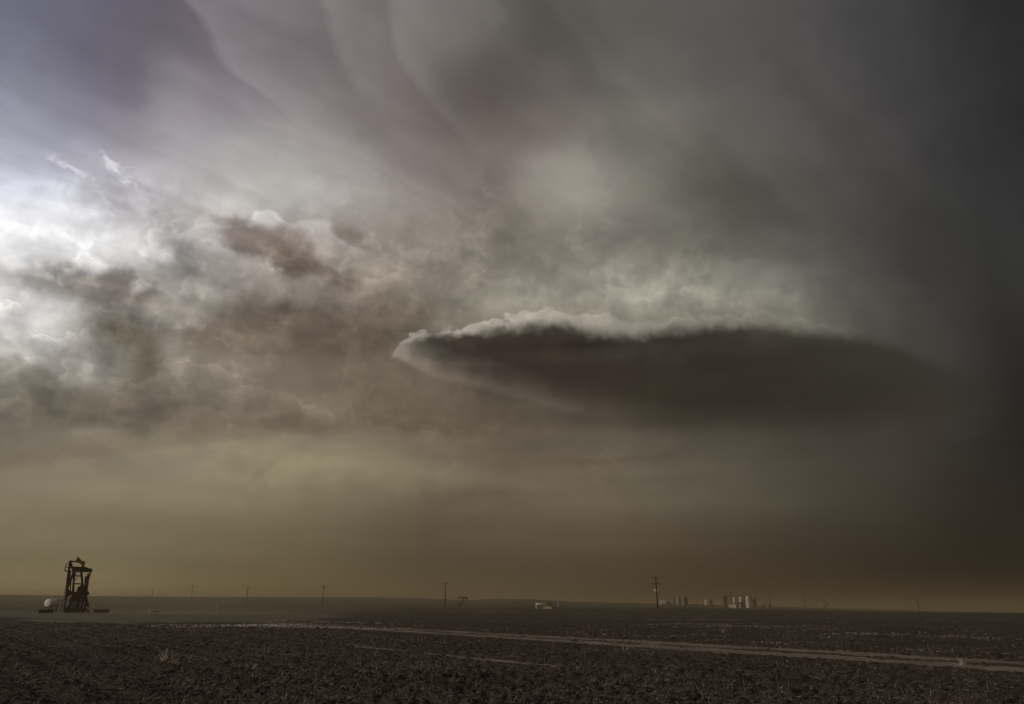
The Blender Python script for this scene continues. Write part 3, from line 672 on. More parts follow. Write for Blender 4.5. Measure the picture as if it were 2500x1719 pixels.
# counterweights: right one tilted up between the arm and the post, left one low
def weight(name, pts, y0_, y1_, m):
    P = [Q(*p) for p in pts]; cx = sum(p[0] for p in P)/len(P); cz = sum(p[2] for p in P)/len(P)
    MB().plate([(p[0], p[2]) for p in P], lambda u, v: (u, y0_, v), lambda u, v: (u, y1_, v)).build(name, m, PJ)
weight('counterweight', [(1145, 592), (1175, 590), (1178, 700), (1172, 852), (1150, 860), (1125, 830), (1128, 690)], -1.2, -.6, M['steel_purple'])
weight('counterweight', [(1190, 535), (1222, 535), (1225, 650), (1195, 845), (1172, 855), (1168, 700), (1178, 600)], -2.0, -1.4, M['steel_purple'])
weight('counterweight', [(780, 900), (800, 860), (850, 880), (868, 905), (845, 950), (795, 1010), (772, 1008), (764, 960)], -1.6, -1.0, st_)
weight('crank', [(765, 985), (780, 940), (905, 880), (930, 905), (915, 940), (800, 1012), (770, 1012)], -1.0, -.8, st_)
weight('crank', [(1075, 930), (1090, 850), (1170, 700), (1195, 700), (1180, 800), (1115, 960), (1090, 975)], -1.0, -.8, st_)
# equaliser beam and walking beam
b = MB(); b.box(*[(Q(910, 465)[0]+Q(1285, 483)[0])/2, -1.1, (Q(910, 480)[2])], Q(1283, 483)[0]-Q(912, 465)[0], .55, .68, bev=.04)
b.box((Q(880, 430)[0]+Q(1150, 430)[0])/2, -.6, Q(1000, 425)[2], 2.6, .35, .28)
b.build('equaliser_beam', st_, PJ)
MB().bar((.15, -1.8, Q(1000, 470)[2]), (.25, 4.6, Q(1000, 430)[2]), .34, .62).build('walking_beam', st_, PJ)
b = MB(); b.box((Q(820, 305)[0]+Q(1130, 305)[0])/2, .2, Q(975, 306)[2], Q(1130, 305)[0]-Q(820, 305)[0], .35, .27, bev=.03); b.bar(Q(860, 296, .2), Q(900, 284, .2), .1); b.build('top_beam', st_, PJ)
# horsehead: curved cheek plates around an arc, tan paint
arc = [(990, 222), (1010, 228), (1060, 275), (1105, 318), (1140, 345), (1128, 400), (1098, 405), (1070, 375), (1035, 350), (985, 330), (930, 318), (972, 285), (980, 250)]
PA = [Q(*p) for p in arc]
for y0_ in (-2.3, -1.75):
    MB().plate([(p[0], p[2]) for p in PA], lambda u, v, y0_=y0_: (u, y0_, v), lambda u, v, y0_=y0_: (u, y0_+.07, v)).build('horsehead', M['tan'], PJ)
fr = [Q(*p) for p in arc[:5]]; b = MB()
for p, q in zip(fr, fr[1:]):
    b.add([(p[0], -2.32, p[2]), (q[0], -2.32, q[2]), (q[0], -1.66, q[2]), (p[0], -1.66, p[2])]+[(p[0]-.04, -2.32, p[2]-.06), (q[0]-.04, -2.32, q[2]-.06), (q[0]-.04, -1.66, q[2]-.06), (p[0]-.04, -1.66, p[2]-.06)],
          [(0, 1, 2, 3), (7, 6, 5, 4), (0, 4, 5, 1), (1, 5, 6, 2), (2, 6, 7, 3), (3, 7, 4, 0)])
b.build('horsehead_face', M['tan'], PJ)
b = MB(); b.bar(Q(1120, 330, -2.0), Q(1095, 440, -1.5), .45, .55, up=(0, 1, 0)); b.build('head_bracket', st_, PJ)
# left mast, ladder and caged landing
B('mast', [((850, 300, .2), (745, 1290, .2), .40, .34)], st_)
B('mast', [((868, 330, .9), (908, 520, .9), .30, .26), ((908, 520, .9), (800, 830, 1.2), .26)], M['steel_purple'])
B('brace', [((838, 560, .2), (880, 615, 0), .09), ((800, 510, 0), (900, 532, -.2), .08), ((900, 532, -.2), (1062, 534, -.3), .10)], st_)
B('brace', [((905, 560, .6), (795, 850, .9), .30, .22), ((870, 640, .9), (850, 900, .8), .2)], st_)
b = MB(); b.tube([Q(690, 1290, -.2), Q(800, 535, -.2)], .045, 6); b.tube([Q(722, 1290, -.2), Q(828, 535, -.2)], .045, 6); lad = b.build('ladder', M['rust'], PJ)
for k in range(24):
    t = k/23; a_ = Vector(Q(690, 1290, -.2)).lerp(Vector(Q(800, 535, -.2)), t); c_ = Vector(Q(722, 1290, -.2)).lerp(Vector(Q(828, 535, -.2)), t)
    MB().tube([a_, c_], .02, 5).build('rung', M['rust'], lad)
MB().bar(Q(735, 495, 0), Q(820, 500, 0), 1.1, .12, up=(0, 0, 1)).build('landing', st_, PJ)
b = MB()
for y_ in (-.5, .5):
    b.tube([Q(735, 495, y_), Q(765, 350, y_), Q(850, 356, y_)], .032, 6); b.tube([Q(760, 495, y_), Q(785, 352, y_)], .03, 6); b.tube([Q(748, 428, y_), Q(845, 430, y_)], .03, 6)
b.tube([Q(765, 350, -.5), Q(765, 350, .5)], .03, 6); b.build('landing_rail', st_, PJ)
B('brace', [((735, 497, 0), (800, 515, 0), .08), ((745, 862, -.2), (855, 860, .6), .07)], st_)
# motor and belt at the right, diagonal brace to the skid
b = MB(); b.lathe([(.26, -.4), (.3, -.35), (.3, .35), (.26, .4)], 16, Matrix.Translation((.35, -1.9, 2.1)) @ Matrix.Rotation(math.pi/2, 4, 'Y')); b.box(.3, -1.9, 1.7, .7, .5, .25, bev=.03); b.build('motor', M['rubber'], PJ)
for sg in (((1125, 1000, 0), (1125, 1150, 0), .16), ((1150, 1050, .2), (1150, 1200, .2), .18), ((1128, 1045, 0), (1178, 1055, 0), .14)): B('pipework', [sg], M['rust'])
B('brace', [((1095, 1150, -1), (1215, 1305, -2.2), .26, .2)], st_)
B('brace', [((905, 980, -1.4), (790, 1290, -2.2), .3, .2)], st_)
B('pipework', [((795, 1060, -1.9), (770, 1200, -1.9), .22, .2)], M['galv'])
B('brace', [((880, 1000, -1.4), (830, 1090, -1.6), .12), ((850, 1040, -1.4), (800, 1120, -1.6), .12)], st_)
b = MB()
for y_ in (-2.0, -.6):
    b.tube([Q(572, 1305, y_), Q(648, 1066, y_), Q(760, 1068, y_)], .05, 6); b.tube([Q(700, 1068, y_), Q(665, 1290, y_)], .045, 6); b.tube([Q(620, 1178, y_), Q(735, 1180, y_)], .045, 6)
b.build('guard_rail', st_, PJ)
B('step_stringer', [((635, 1130, -1.3), (575, 1305, -1.3), .16, .5)], st_)

# ------------------------------------------------------------------ chemical tank on a stand in its tray
loc, rz = spot(124, 158)
TK = thing('chemical_tank', 'white horizontal chemical tank on a cradle left of the tall pumping unit', 'tank', loc, rz)
RT, LT, ZT = .68, 1.9, 1.62
Mt = Matrix.Translation((.15, 0, ZT)) @ Matrix.Rotation(math.radians(56), 4, 'Z') @ Matrix.Rotation(math.pi/2, 4, 'Y')
MB().lathe([(0.05, -LT/2-.13), (RT*.6, -LT/2-.11), (RT*.92, -LT/2-.05), (RT, -LT/2), (RT, LT/2), (RT*.92, LT/2+.05), (RT*.6, LT/2+.11), (.05, LT/2+.13)], 32, Mt).build('tank_shell', M['white'], TK, smooth=True)
for t in (-.45, .45): MB().lathe([(RT+.005, t-.04), (RT+.03, t-.03), (RT+.03, t+.03), (RT+.005, t+.04)], 32, Mt).build('band', M['galv'], TK)
MB().lathe([(.12, 0), (.12, .12), (.16, .13), (.16, .18)], 12, Matrix.Translation((.1, 0, ZT+RT-.02))).build('filler_cap', M['galv'], TK)
ax_ = Vector((math.cos(math.radians(56)), math.sin(math.radians(56)), 0)); sd_ = Vector((-ax_.y, ax_.x, 0)); c0_ = Vector((.15, 0, 0))
for t in (-.62, .62):
    for s_ in (-1, 1):
        p = c0_+ax_*t; b = MB(); b.bar(p+sd_*s_*.75+Vector((0, 0, .0)), p+sd_*s_*.42+Vector((0, 0, ZT-RT*.8)), .07); b.build('leg', st_, TK)
    p = c0_+ax_*t; MB().bar(p-sd_*.72+Vector((0, 0, .12)), p+sd_*.2+Vector((0, 0, ZT-RT*.95)), .05).build('brace', st_, TK)
b = MB(); b.bar((-.75, -1.0, .42), (-.15, -1.0, 1.0), .32, .34, up=(0, 1, 0)); b.build('injection_pump', M['offwhite'], TK)
b = MB(); b.box(.05, -.9, .35, .8, .4, .3, bev=.05); b.build('pump_skid', M['galv'], TK)
loc, rz = spot(117.5, 156)
CT = thing('containment_tray', 'low black containment tray beneath the white chemical tank', 'tray', loc, rz)
b = MB(); b.box(0, 0, .04, 2.1, 2.6, .08)
b.build('tray_floor', M['rubber'], CT)
for x_, y_, sx_, sy_ in ((0, -1.32, 2.2, .06), (0, 1.32, 2.2, .06), (-1.08, 0, .06, 2.58), (1.08, 0, .06, 2.58)):
    MB().box(x_, y_, .27, sx_, sy_, .54, bev=.02).build('tray_wall', M['rubber'], CT)
loc, rz = spot(251, 158)
BM = thing('steel_trough', 'long low dark rusty trough on the pad right of the tall pumping unit', 'trough', loc, rz)
b = MB(); b.plate([(-1.2, 0), (1.2, 0), (1.25, .55), (-1.25, .55)], lambda u, v: (u, -.5, v), lambda u, v: (u, .5, v)); b.build('trough_body', M['rust'], BM)
for y_ in (-.54, .54): MB().box(0, y_, .56, 2.6, .08, .08).build('rim', st_, BM)

# ------------------------------------------------------------------ utility poles
def pole(base_px, top_px, top_py, dist, label, cat='utility pole', arms=((.55, 2.4),), r=.16, group='utility poles along the far line', tilt=0, lint_=True):
    loc, rz = spot(base_px, dist); o = thing('utility_pole', label, cat, loc, rz, group)
    a_, e_ = azel(top_px, top_py); ztop = EYE+dist*math.tan(math.radians(e_)); H = ztop-loc.z
    off = dist*math.tan(math.radians(a_)+rz)      # the pole itself leans this far at its top
    ln_ = lambda h: off*h/H
    MB().tube([(0, 0, -.6), (ln_(H*.5), 0, H*.5), (off, 0, H)], r, 8, r*.7).build('shaft', M['wood'], o, smooth=True)
    for k, (dn, half) in enumerate(arms):
        z = H-dn; cx = ln_(z); s_ = tilt
        MB().bar((cx-half*.5, -.22, z-s_*half*.5), (cx+half*.5, -.22, z+s_*half*.5), .2, .26, up=(0, 1, 0)).build('crossarm', M['wood'], o)
        for q in (-.46, -.2, .2, .46):
            MB().lathe([(.03, 0), (.03, .1), (.06, .11), (.08, .2), (.05, .27), (.07, .29), (.02, .34)], 8, Matrix.Translation((cx+q*half, -.22, z+.08+s_*q*half))).build('insulator', M['glass'], o)
        for s2 in (-1, 1): MB().bar((cx, -.2, z-.75), (cx+s2*half*.27, -.2, z-.04), .04).build('arm_brace', st_, o)
    return o, H, ln_
pole(295, 297, 1445.5, 1150, 'faintest and farthest utility pole, first one right of the tall pumping unit', r=.34, arms=((.6, 4.4),))
pole(370, 372.8, 1433.6, 900, 'second utility pole right of the tall pumping unit, thin and faint', r=.3, arms=((.6, 4.2),))
pole(466, 471, 1428.8, 690, 'third utility pole right of the tall pumping unit, leaning right', r=.27, arms=((.7, 4.0),), tilt=-.05)
pole(602, 606, 1432, 600, 'leaning utility pole left of the thin white marker post on the dusty ground', r=.27, arms=((.7, 4.0),))
pole(785.6, 791.5, 1428.6, 480, 'leaning utility pole right of the white marker post, its crossarm tipped', r=.26, arms=((.9, 3.8),), tilt=-.12)
pole(1086, 1088.6, 1420, 385, 'tall upright utility pole with one crossarm left of the small distant pump jack', r=.3, arms=((.85, 3.5),))
o, H, ln_ = pole(1606, 1600.5, 1407, 285, 'nearest utility pole with two crossarms and two transformers left of the tanks', r=.29, arms=((.55, 3.2), (2.55, 3.3)), group='utility poles along the far line', tilt=-.05)
z = H-5.1
for s_, m in ((-1, 'white'), (1, 'galv')):
    cx = ln_(z)+s_*.55
    c = MB().lathe([(.20, -.05), (.25, 0), (.25, .85), (.21, .93), (.05, .98)], 16, Matrix.Translation((cx, -.25, z-.4))).build('transformer', M[m], o, smooth=True)
    MB().lathe([(.04, 0), (.07, .1), (.04, .3)], 8, Matrix.Translation((cx, -.25, z+.55))).build('bushing', M['glass'], c)
    MB().bar((ln_(z), -.1, z), (cx, -.2, z), .08).build('bracket', st_, o)
MB().bar((ln_(z)+.9, -.2, z-.45), (ln_(z)+.9, -.2, z+.4), .16).build('cutout_switch', st_, o)
for q in (-1.35, -.95, 1.15, 1.3):
    MB().tube([(ln_(H-2.6)+q, -.25, H-2.7), (ln_(H-2.6)+q*.93, -.25, H-3.25)], .06, 6).build('fuse_cutout', st_, o)
MB().tube([(ln_(H), 0, H-.1), (ln_(H), 0, H+.5)], .05, 6).build('lightning_rod', st_, o)
pole(1882, 1878.7, 1448, 640, 'leaning utility pole just right of the white tanks beside the low shed', r=.23, arms=((.4, 1.6), (1.3, 1.6)))
pole(1968, 1965.3, 1451, 760, 'faint thin utility pole standing alone right of the tank battery', r=.23, arms=((.4, 1.8),))
pole(2242.8, 2239, 1460, 620, 'utility pole standing alone near the right edge of the view', r=.2, arms=((.4, 1.5),))

# ------------------------------------------------------------------ small distant pump jacks
def small_jack(px, dist, label, mirror=1, s=1.0, phase=0.0):
    loc, rz = spot(px, dist); o = thing('small_pump_jack', label, 'pump jack', loc, rz); o.scale = (s, s, s)
    m = mirror; P = lambda x, z, y=0: (x*m, y, z)
    for y_ in (-.9, .9):
        MB().bar(P(-3.2, .3, y_), P(2.6, .3, y_), .35, .4).build('skid_beam', st_, o)
        MB().bar(P(-1.3, .4, y_), P(.35, 6.4, y_*.3), .7, .5).build('leg', st_, o)
        MB().bar(P(1.2, .4, y_), P(.55, 6.4, y_*.3), .34, .3).build('leg', st_, o)
    MB().bar(P(-3.1, 7.35+phase), P(3.1, 6.75-phase), .6, .95).build('walking_beam', st_, o)
    hd = [(2.7, 7.6), (3.5, 7.8), (3.75, 6.6), (3.6, 5.2), (3.3, 4.2), (3.1, 4.3), (2.9, 5.6), (2.6, 6.4)]
    MB().plate([(x*m, z-phase) for x, z in hd], lambda u, v: (u, -.35, v), lambda u, v: (u, .35, v)).build('horsehead', st_, o)
    MB().tube([P(3.62, 4.3-phase), P(3.62, .4)], .09, 6).build('polished_rod', M['galv'], o)
    MB().lathe([(.3, 0), (.3, .3), (.16, .35), (.16, .9), (.26, .95), (.26, 1.15)], 10, Matrix.Translation(P(3.62, 0))).build('wellhead', M['rust'], o)
    MB().box(-3.0*m, 0, 6.0+phase, 1.9, 1.5, .45).build('equaliser', st_, o)
    for y_ in (-1.05, 1.05):
        MB().bar(P(-3.4, 6.0+phase, y_), P(-3.3, 2.7, y_), .3).build('pitman_arm', st_, o)
        MB().bar(P(-3.4, 2.7, y_), P(-1.6, 2.4, y_), .5, .35, up=(0, 1, 0)).build('crank', st_, o)
        MB().plate([(-3.9*m, 3.1), (-2.7*m, 3.4), (-2.5*m, 2.2), (-3.6*m, 1.9)], lambda u, v, y_=y_: (u, y_*1.12-.15, v), lambda u, v, y_=y_: (u, y_*1.12+.15, v)).build('counterweight', M['steel_purple'], o)
    MB().box(-1.7*m, 0, 2.2, 1.5, 1.6, 1.7, bev=.15).build('gearbox', st_, o)
    MB().box(-3.5*m, .2, .95, 1.0, .9, .8, bev=.1).build('engine', M['rust'], o)
    return o
small_jack(1129, 400, 'small distant pump jack facing right, right of the tall upright pole', 1, .66, .1)
small_jack(629, 1250, 'tiny far pump jack on the skyline between two leaning poles', -1, .55, -.9)
small_jack(2018, 760, 'faint distant pump jack right of the tank battery, its beam tipped up', 1, .62, -1.6)

# ------------------------------------------------------------------ wellhead piping in the field
loc, rz = spot(1309, 265); ax, ay = mpp(1330, 265)
WP = thing('pipe_riser', 'white bent pipe standing in the field left of the concrete well cellar', 'pipe', loc, rz)
MB().tube([(0, 0, -.3), (0, 0, 1.75)], .13, 14).build('riser', M['cream'], WP, smooth=True)
MB().lathe([(.10, -.14), (.15, -.1), (.15, .1), (.10, .14)], 12, Matrix.Translation((0, 0, 1.80))).build('elbow', M['cream'], WP)
MB().tube([(.05, 0, 1.62), (3.35, 0, 1.55)], .14, 14).build('horizontal_pipe', M['cream'], WP, smooth=True)
MB().lathe([(.05, 0), (.05, .16), (.14, .18), (.14, .24)], 10, Matrix.Translation((.03, 0, 1.94))).build('vent_valve', st_, WP)
loc, rz = spot(1337, 265)
WC = thing('well_cellar', 'stained pale concrete well cellar box right of the white bent pipe', 'well cellar', loc, rz)
b = MB(); b.plate([(-1.45, -.2), (1.45, -.2), (1.35, .75), (-1.6, .85)], lambda u, v: (u, -1.3, v), lambda u, v: (u, -1.15, v)); b.build('front_wall', M['concrete'], WC)
for x_ in (-1.4, 1.3): MB().box(x_, 0, .3, .15, 2.3, .9).build('side_wall', M['concrete'], WC)
MB().box(0, 1.2, .3, 2.9, .15, .95).build('back_wall', M['concrete'], WC)
loc2, rz = spot(1338.5, 265)
VT = thing('valve_tree', 'dark wellhead valves on top of the concrete cellar at the end of the white pipe', 'valve', loc2, rz)
MB().tube([(0, 0, -.1), (0, 0, 1.9)], .2, 12).build('casing', M['weed'], VT)
for x_, z_, r_ in ((-.75, 1.55, .2), (-.1, 1.7, .22), (.5, 1.6, .2), (.95, 1.65, .26)):
    MB().lathe([(r_*.6, -.2), (r_, -.16), (r_, .12), (r_*.7, .2)], 12, Matrix.Translation((x_, -.05, z_))).build('valve_body', st_, VT)
MB().tube([(-1.15, 0, 1.55), (1.1, 0, 1.55)], .1, 8).build('flow_line', st_, VT)
for x_, z_ in ((-.1, 2.0), (.55, 1.95)):
    MB().tube([(x_, 0, z_-.2), (x_, 0, z_+.1)], .03, 6).lathe([(.16, 0), (.18, .02), (.16, .04)], 12, Matrix.Translation((x_, 0, z_+.1))).build('hand_wheel', M['rust'], VT)
MB().lathe([(.02, -.02), (.13, -.01), (.13, .03), (.02, .05)], 14, Matrix.Translation((-.5, -.3, 1.68)) @ Matrix.Rotation(math.pi/2, 4, 'X')).build('pressure_gauge', M['white'], VT)
MB().bar((1.15, 0, 0), (1.15, 0, 2.0), .2).build('end_post', st_, VT)
loc, rz = spot(1365.5, 262)
CB = thing('control_cabinet', 'blue grey control cabinet on a stand, right of the concrete cellar', 'cabinet', loc, rz)
MB().box(.12, 0, 1.68, 1.05, .55, 1.95, bev=.03).build('enclosure', M['blue'], CB)
MB().box(.20, -.30, 1.66, .70, .04, 1.65, bev=.015).build('door', M['blue'], CB)
MB().box(.45, -.335, 1.66, .04, .03, .22).build('handle', st_, CB)
MB().box(-.50, -.02, 1.68, .30, .5, 1.93, bev=.03).build('lit_side', M['cab_lit_side'], CB, label='left side of the cabinet, coloured paler as if sunlit')  # sunlit left side put in as a separate paler box
MB().box(-.70, 0, 1.70, .08, .4, 1.95).build('conduit', st_, CB)
for x_ in (-.4, .45): MB().bar((x_, 0, -.2), (x_, 0, .72), .14).build('leg', st_, CB)
MB().box(.12, 0, 2.69, 1.2, .7, .06).build('rain_hood', st_, CB)
loc, rz = spot(1352, 265)
LF = thing('low_barrier', 'low dark pipe barrier between the concrete cellar and the blue grey cabinet', 'barrier', loc, rz)
for x_ in (-.9, 0, .9): MB().tube([(x_, 0, -.2), (x_, 0, .95)], .05, 8).build('upright', st_, LF)
for z_ in (.55, .92): MB().tube([(-.95, 0, z_), (1.0, 0, z_)], .04, 8).build('rail', st_, LF)
# marker post and valve box on the pad
loc, rz = spot(531, 192)
MP = thing('marker_post', 'thin tall pale marker post standing alone on the dusty ground', 'post', loc, rz)
MB().tube([(0, 0, -.3), (0, 0, 1.95)], .055, 10).build('shaft', M['post'], MP)
MB().lathe([(.06, 0), (.065, .04), (.04, .09), (.01, .1)], 10, Matrix.Translation((0, 0, 1.93))).build('cap', M['cream'], MP)
loc, rz = spot(371, 178)
VB = thing('ground_valve', 'small ground valve with a white cap and dark flange beyond the pad', 'valve', loc, rz)
MB().lathe([(.2, 0), (.2, .2), (.09, .22), (.09, .42)], 12, Matrix.Translation((-.2, 0, 0))).build('valve_stem', M['galv'], VB)
MB().lathe([(.12, 0), (.17, .03), (.17, .12), (.05, .17)], 12, Matrix.Translation((-.2, 0, .42))).build('valve_cap', M['white'], VB)
MB().box(.9, .1, .16, 1.3, .6, .24, bev=.04).build('flange_cover', M['rubber'], VB)

# ------------------------------------------------------------------ tank batteries in the haze
def tank(px0, px1, py_top, dist, label, m, roof=.06, name='storage_tank', cat='storage tank', stairs=False, group=None, dy=0, hatch=True):
    pc = (px0+px1)/2; loc, rz = spot(pc, dist+dy); ax_m, ay_m = mpp(pc, dist+dy)
    zt = EYE+(dist+dy)*math.tan(math.radians(azel(pc, py_top)[1])); H = max(1.5, zt-loc.z); R = (px1-px0)/2*ax_m
    o = thing(name, label, cat, loc, rz, group)
    MB().lathe([(R, -.4), (R, H*.33), (R*1.008, H*.335), (R*1.008, H*.345), (R, H*.35), (R, H*.66), (R*1.008, H*.665), (R*1.008, H*.675), (R, H*.68), (R, H)], 36).build('shell', m, o, smooth=False)
    MB().lathe([(R*1.02, H), (R*1.02, H+.08), (R*.12, H+R*roof*2+.1), (R*.1, H+R*roof*2+.3), (.05, H+R*roof*2+.32)], 36).build('roof', m, o)
    if hatch: MB().lathe([(.35, 0), (.35, .3), (.4, .32), (.4, .38)], 10, Matrix.Translation((-R*.55, -R*.4, H+.1))).build('hatch', st_, o)
    for k in range(12):
        a_ = 2*math.pi*k/12; p = Vector((R*.97*math.cos(a_), R*.97*math.sin(a_), H+.05))
        if k % 2 == 0: MB().tube([p, p+Vector((0, 0, 1.0))], .04, 5).build('rail_post', st_, o)
    b = MB()
    pts = [Vector((R*.97*math.cos(2*math.pi*k/24), R*.97*math.sin(2*math.pi*k/24), H+1.05)) for k in range(25)]
    b.tube(pts, .04, 5); b.build('top_rail', st_, o)
    if stairs: MB().bar((-R*.2, -R*1.05, 0), (R*.9, -R*1.05, H), .15, .5).build('stair', st_, o)
    return o
D1 = 830
tank(1645.5, 1651.5, 1457.5, D1, 'faint narrow grey tank, leftmost of the hazy tank row behind the near pole', M['browntank'], group='tanks fading in the dust left of the white battery', dy=8)
tank(1650.5, 1664, 1457.5, D1, 'faint pale storage tank, wide one on the left of the hazy tank row', M['greytank'], group='tanks fading in the dust left of the white battery')
tank(1665, 1674, 1458, D1, 'faint pale storage tank, middle one of the hazy tank row', M['greytank'], group='tanks fading in the dust left of the white battery')
tank(1673.5, 1680, 1459, D1, 'faint brownish tank, rightmost of the hazy tank row', M['browntank'], group='tanks fading in the dust left of the white battery', dy=6)
loc, rz = spot(1633, D1)
BU = thing('separator_skid', 'dim dark separator unit left of the hazy tank row', 'oil separator', loc, rz)
MB().lathe([(.2, -2.2), (1.0, -2.0), (1.1, 0), (1.0, 2.0), (.2, 2.2)], 16, Matrix.Translation((0, 0, 2.0)) @ Matrix.Rotation(math.pi/2, 4, 'Y')).build('vessel', M['browntank'], BU)
for x_ in (-1.3, 1.3): MB().box(x_, 0, .6, .3, 1.4, 1.3).build('saddle', st_, BU)
MB().tube([(-.6, 0, 2.8), (-.6, 0, 4.4)], .15, 8).build('stack', st_, BU)
loc, rz = spot(1614, D1+40)
FB = thing('far_building', 'very faint pale low building just right of the near pole', 'building', loc, rz)
b = MB(); b.box(0, 0, 1.6, 9, 6, 3.2); b.build('wall', M['offwhite'], FB)
MB().plate([(-3.3, 3.2), (3.3, 3.2), (0, 4.4)], lambda u, v: (-4.8, u, v), lambda u, v: (4.8, u, v)).build('roof', M['galv'], FB)
for x_ in (-2.6, 2.2): MB().box(x_, -3.02, 1.2, 1.6, .08, 2.2).build('door', M['greytank'], FB)
for px, py, lb in ((1701.8, 1452, 'left one of two thin bare poles between the two tank groups'), (1715.8, 1451.5, 'right one of two thin bare poles between the two tank groups')):
    loc, rz = spot(px, 790); o = thing('bare_pole', lb, 'pole', loc, rz, 'pair of bare poles between the tank groups')
    H = EYE+790*math.tan(math.radians(azel(px, py)[1]))-loc.z
    MB().tube([(0, 0, -.4), (0, 0, H)], .2, 8, .13).build('shaft', M['wood'], o)
    MB().bar((-.5, 0, H-.4), (.5, 0, H-.4), .1).build('crossarm', M['wood'], o)
loc, rz = spot(1697, 790)
PU = thing('pump_skid', 'low dark pump skid at the foot of the two bare poles', 'machinery', loc, rz)
MB().box(0, 0, .5, 6, 2, .5).build('skid', st_, PU)
for x_ in (-2, .2, 2.1): MB().box(x_, 0, 1.3, 1.1, 1.2, 1.1, bev=.2).build('engine', M['browntank'], PU)
tank(1721.5, 1728.5, 1464.5, 790, 'small pale tank on the left of the low pair near the bare poles', M['offwhite'], group='low pale tanks beside the bare poles', hatch=False)
tank(1728.8, 1736, 1464.8, 790, 'small pale tank on the right of the low pair near the bare poles', M['greytank'], group='low pale tanks beside the bare poles', hatch=False)
tank(1736.5, 1740.5, 1466, 795, 'small brown drum tank right of the low pale pair', M['browntank'], hatch=False)
D2 = 560
tank(1767, 1775, 1456, D2, 'dark brown upright vessel at the left end of the white tank battery', M['browntank'], roof=.1, name='treater_vessel', cat='vessel', group=None)
tank(1790.5, 1799.5, 1457.5, D2, 'white storage tank behind the steel pipe tower', M['tankwhite'], group='white tanks of the main battery', dy=12)
tank(1805.5, 1817, 1456, D2, 'white storage tank in the middle, half hidden by the low roof', M['tankwhite'], group='white tanks of the main battery', dy=12)
tank(1822, 1834, 1455.5, D2, 'brightest widest white storage tank at the right of the battery', M['offwhite'], stairs=False, group='white tanks of the main battery')
tank(1838.5, 1847.5, 1462.5, D2, 'short dark brown tank at the right end of the white battery', M['browntank'], hatch=False)
tank(1816.5, 1821, 1458, D2, 'narrow grey tank squeezed left of the brightest white tank', M['greytank'], hatch=False, dy=6)
loc, rz = spot(1812, D2+2); cw_ = mpp(1812, D2)[0]
CWK = thing('catwalk', 'dark catwalk running along the tops of the white tanks', 'catwalk', loc, rz)
Hc = EYE+D2*math.tan(math.radians(azel(1812, 1456.8)[1]))-loc.z
MB().box(0, -2.6, Hc, 50*cw_, .9, .16).build('deck', st_, CWK)
for q in range(9): MB().tube([((q-4)*6*cw_, -3.0, Hc), ((q-4)*6*cw_, -3.0, Hc+1.05)], .05, 5).build('rail_post', st_, CWK)
MB().tube([(-25*cw_, -3.0, Hc+1.05), (25*cw_, -3.0, Hc+1.05)], .05, 5).build('top_rail', st_, CWK)
for q in (-24, -8, 8, 24): MB().bar((q*cw_, -2.6, 0), (q*cw_, -2.6, Hc), .2).build('leg', st_, CWK)
# pipe tower: two masts joined by ties
loc, rz = spot(1783, D2); ax_m, ay_m = mpp(1783, D2)
TW = thing('pipe_tower', 'tall open frame of two steel masts between the dark vessel and white tanks', 'tower', loc, rz)
Ht = EYE+D2*math.tan(math.radians(azel(1783, 1446.5)[1]))-loc.z; hw = 5.6*ax_m
for s_, m in ((-1, st_), (1, st_)):
    b = MB(); b.bar((s_*hw, 0, 0), (s_*hw, 0, Ht), .32); b.build('mast', m, TW)
    MB().bar((s_*hw-.5, 0, Ht-.5), (s_*hw+.5, 0, Ht-.5), .18).build('mast_head', m, TW)
for z_ in (Ht*.30, Ht*.36, Ht*.62, Ht-.15): MB().bar((-hw, 0, z_), (hw, 0, z_), .12).build('tie', M['browntank'], TW)
for a_, c_ in (((-hw, Ht*.36), (hw, Ht*.62)), ((hw, Ht*.36), (-hw, Ht*.62)), ((-hw, Ht*.62), (hw, Ht))): MB().bar((a_[0], 0, a_[1]), (c_[0], 0, c_[1]), .07).build('diagonal', M['browntank'], TW)
for x_ in (-.4, .5): MB().tube([(x_, .1, 0), (x_, .1, Ht*.7)], .12, 8).build('riser_pipe', M['greytank'], TW)
loc, rz = spot(1786, D2-10)
WB = thing('equipment_box', 'small cream equipment box at the foot of the pipe tower', 'cabinet', loc, rz)
MB().box(0, 0, 1.15, 3.6, 2.4, 2.1, bev=.05).build('body', M['offwhite'], WB)
MB().box(0, 0, 2.28, 3.9, 2.7, .14).build('lid', M['browntank'], WB)
MB().box(.6, -1.22, 1.1, .9, .05, 1.7).build('door', M['offwhite'], WB)
loc, rz = spot(1806, D2-14)
SHD = thing('shelter', 'low open shelter with a flat brown roof in front of the white tanks', 'shelter', loc, rz)
sw = 12.5*mpp(1806, D2)[0]
for x_ in (-.95, -.35, .3, .95): MB().box(x_*sw, -1.8, 1.7, .2, .2, 3.5).build('post', st_, SHD)
for x_ in (-.95, .95): MB().box(x_*sw, 1.8, 1.7, .2, .2, 3.5).build('post', st_, SHD)
MB().box(0, 0, 3.6, sw*2.1, 4.4, .25).build('roof', M['rust'], SHD)
MB().box(-sw*.55, 1.0, 1.4, sw*.7, .2, 2.8).build('back_wall', M['greytank'], SHD)
MB().box(sw*.62, -1.6, 1.75, sw*.62, .15, 3.4).build('side_panel', M['browntank'], SHD)
MB().box(-sw*.3, -1.6, 2.9, sw*1.2, .12, 1.3).build('fascia_panel', M['greytank'], SHD)
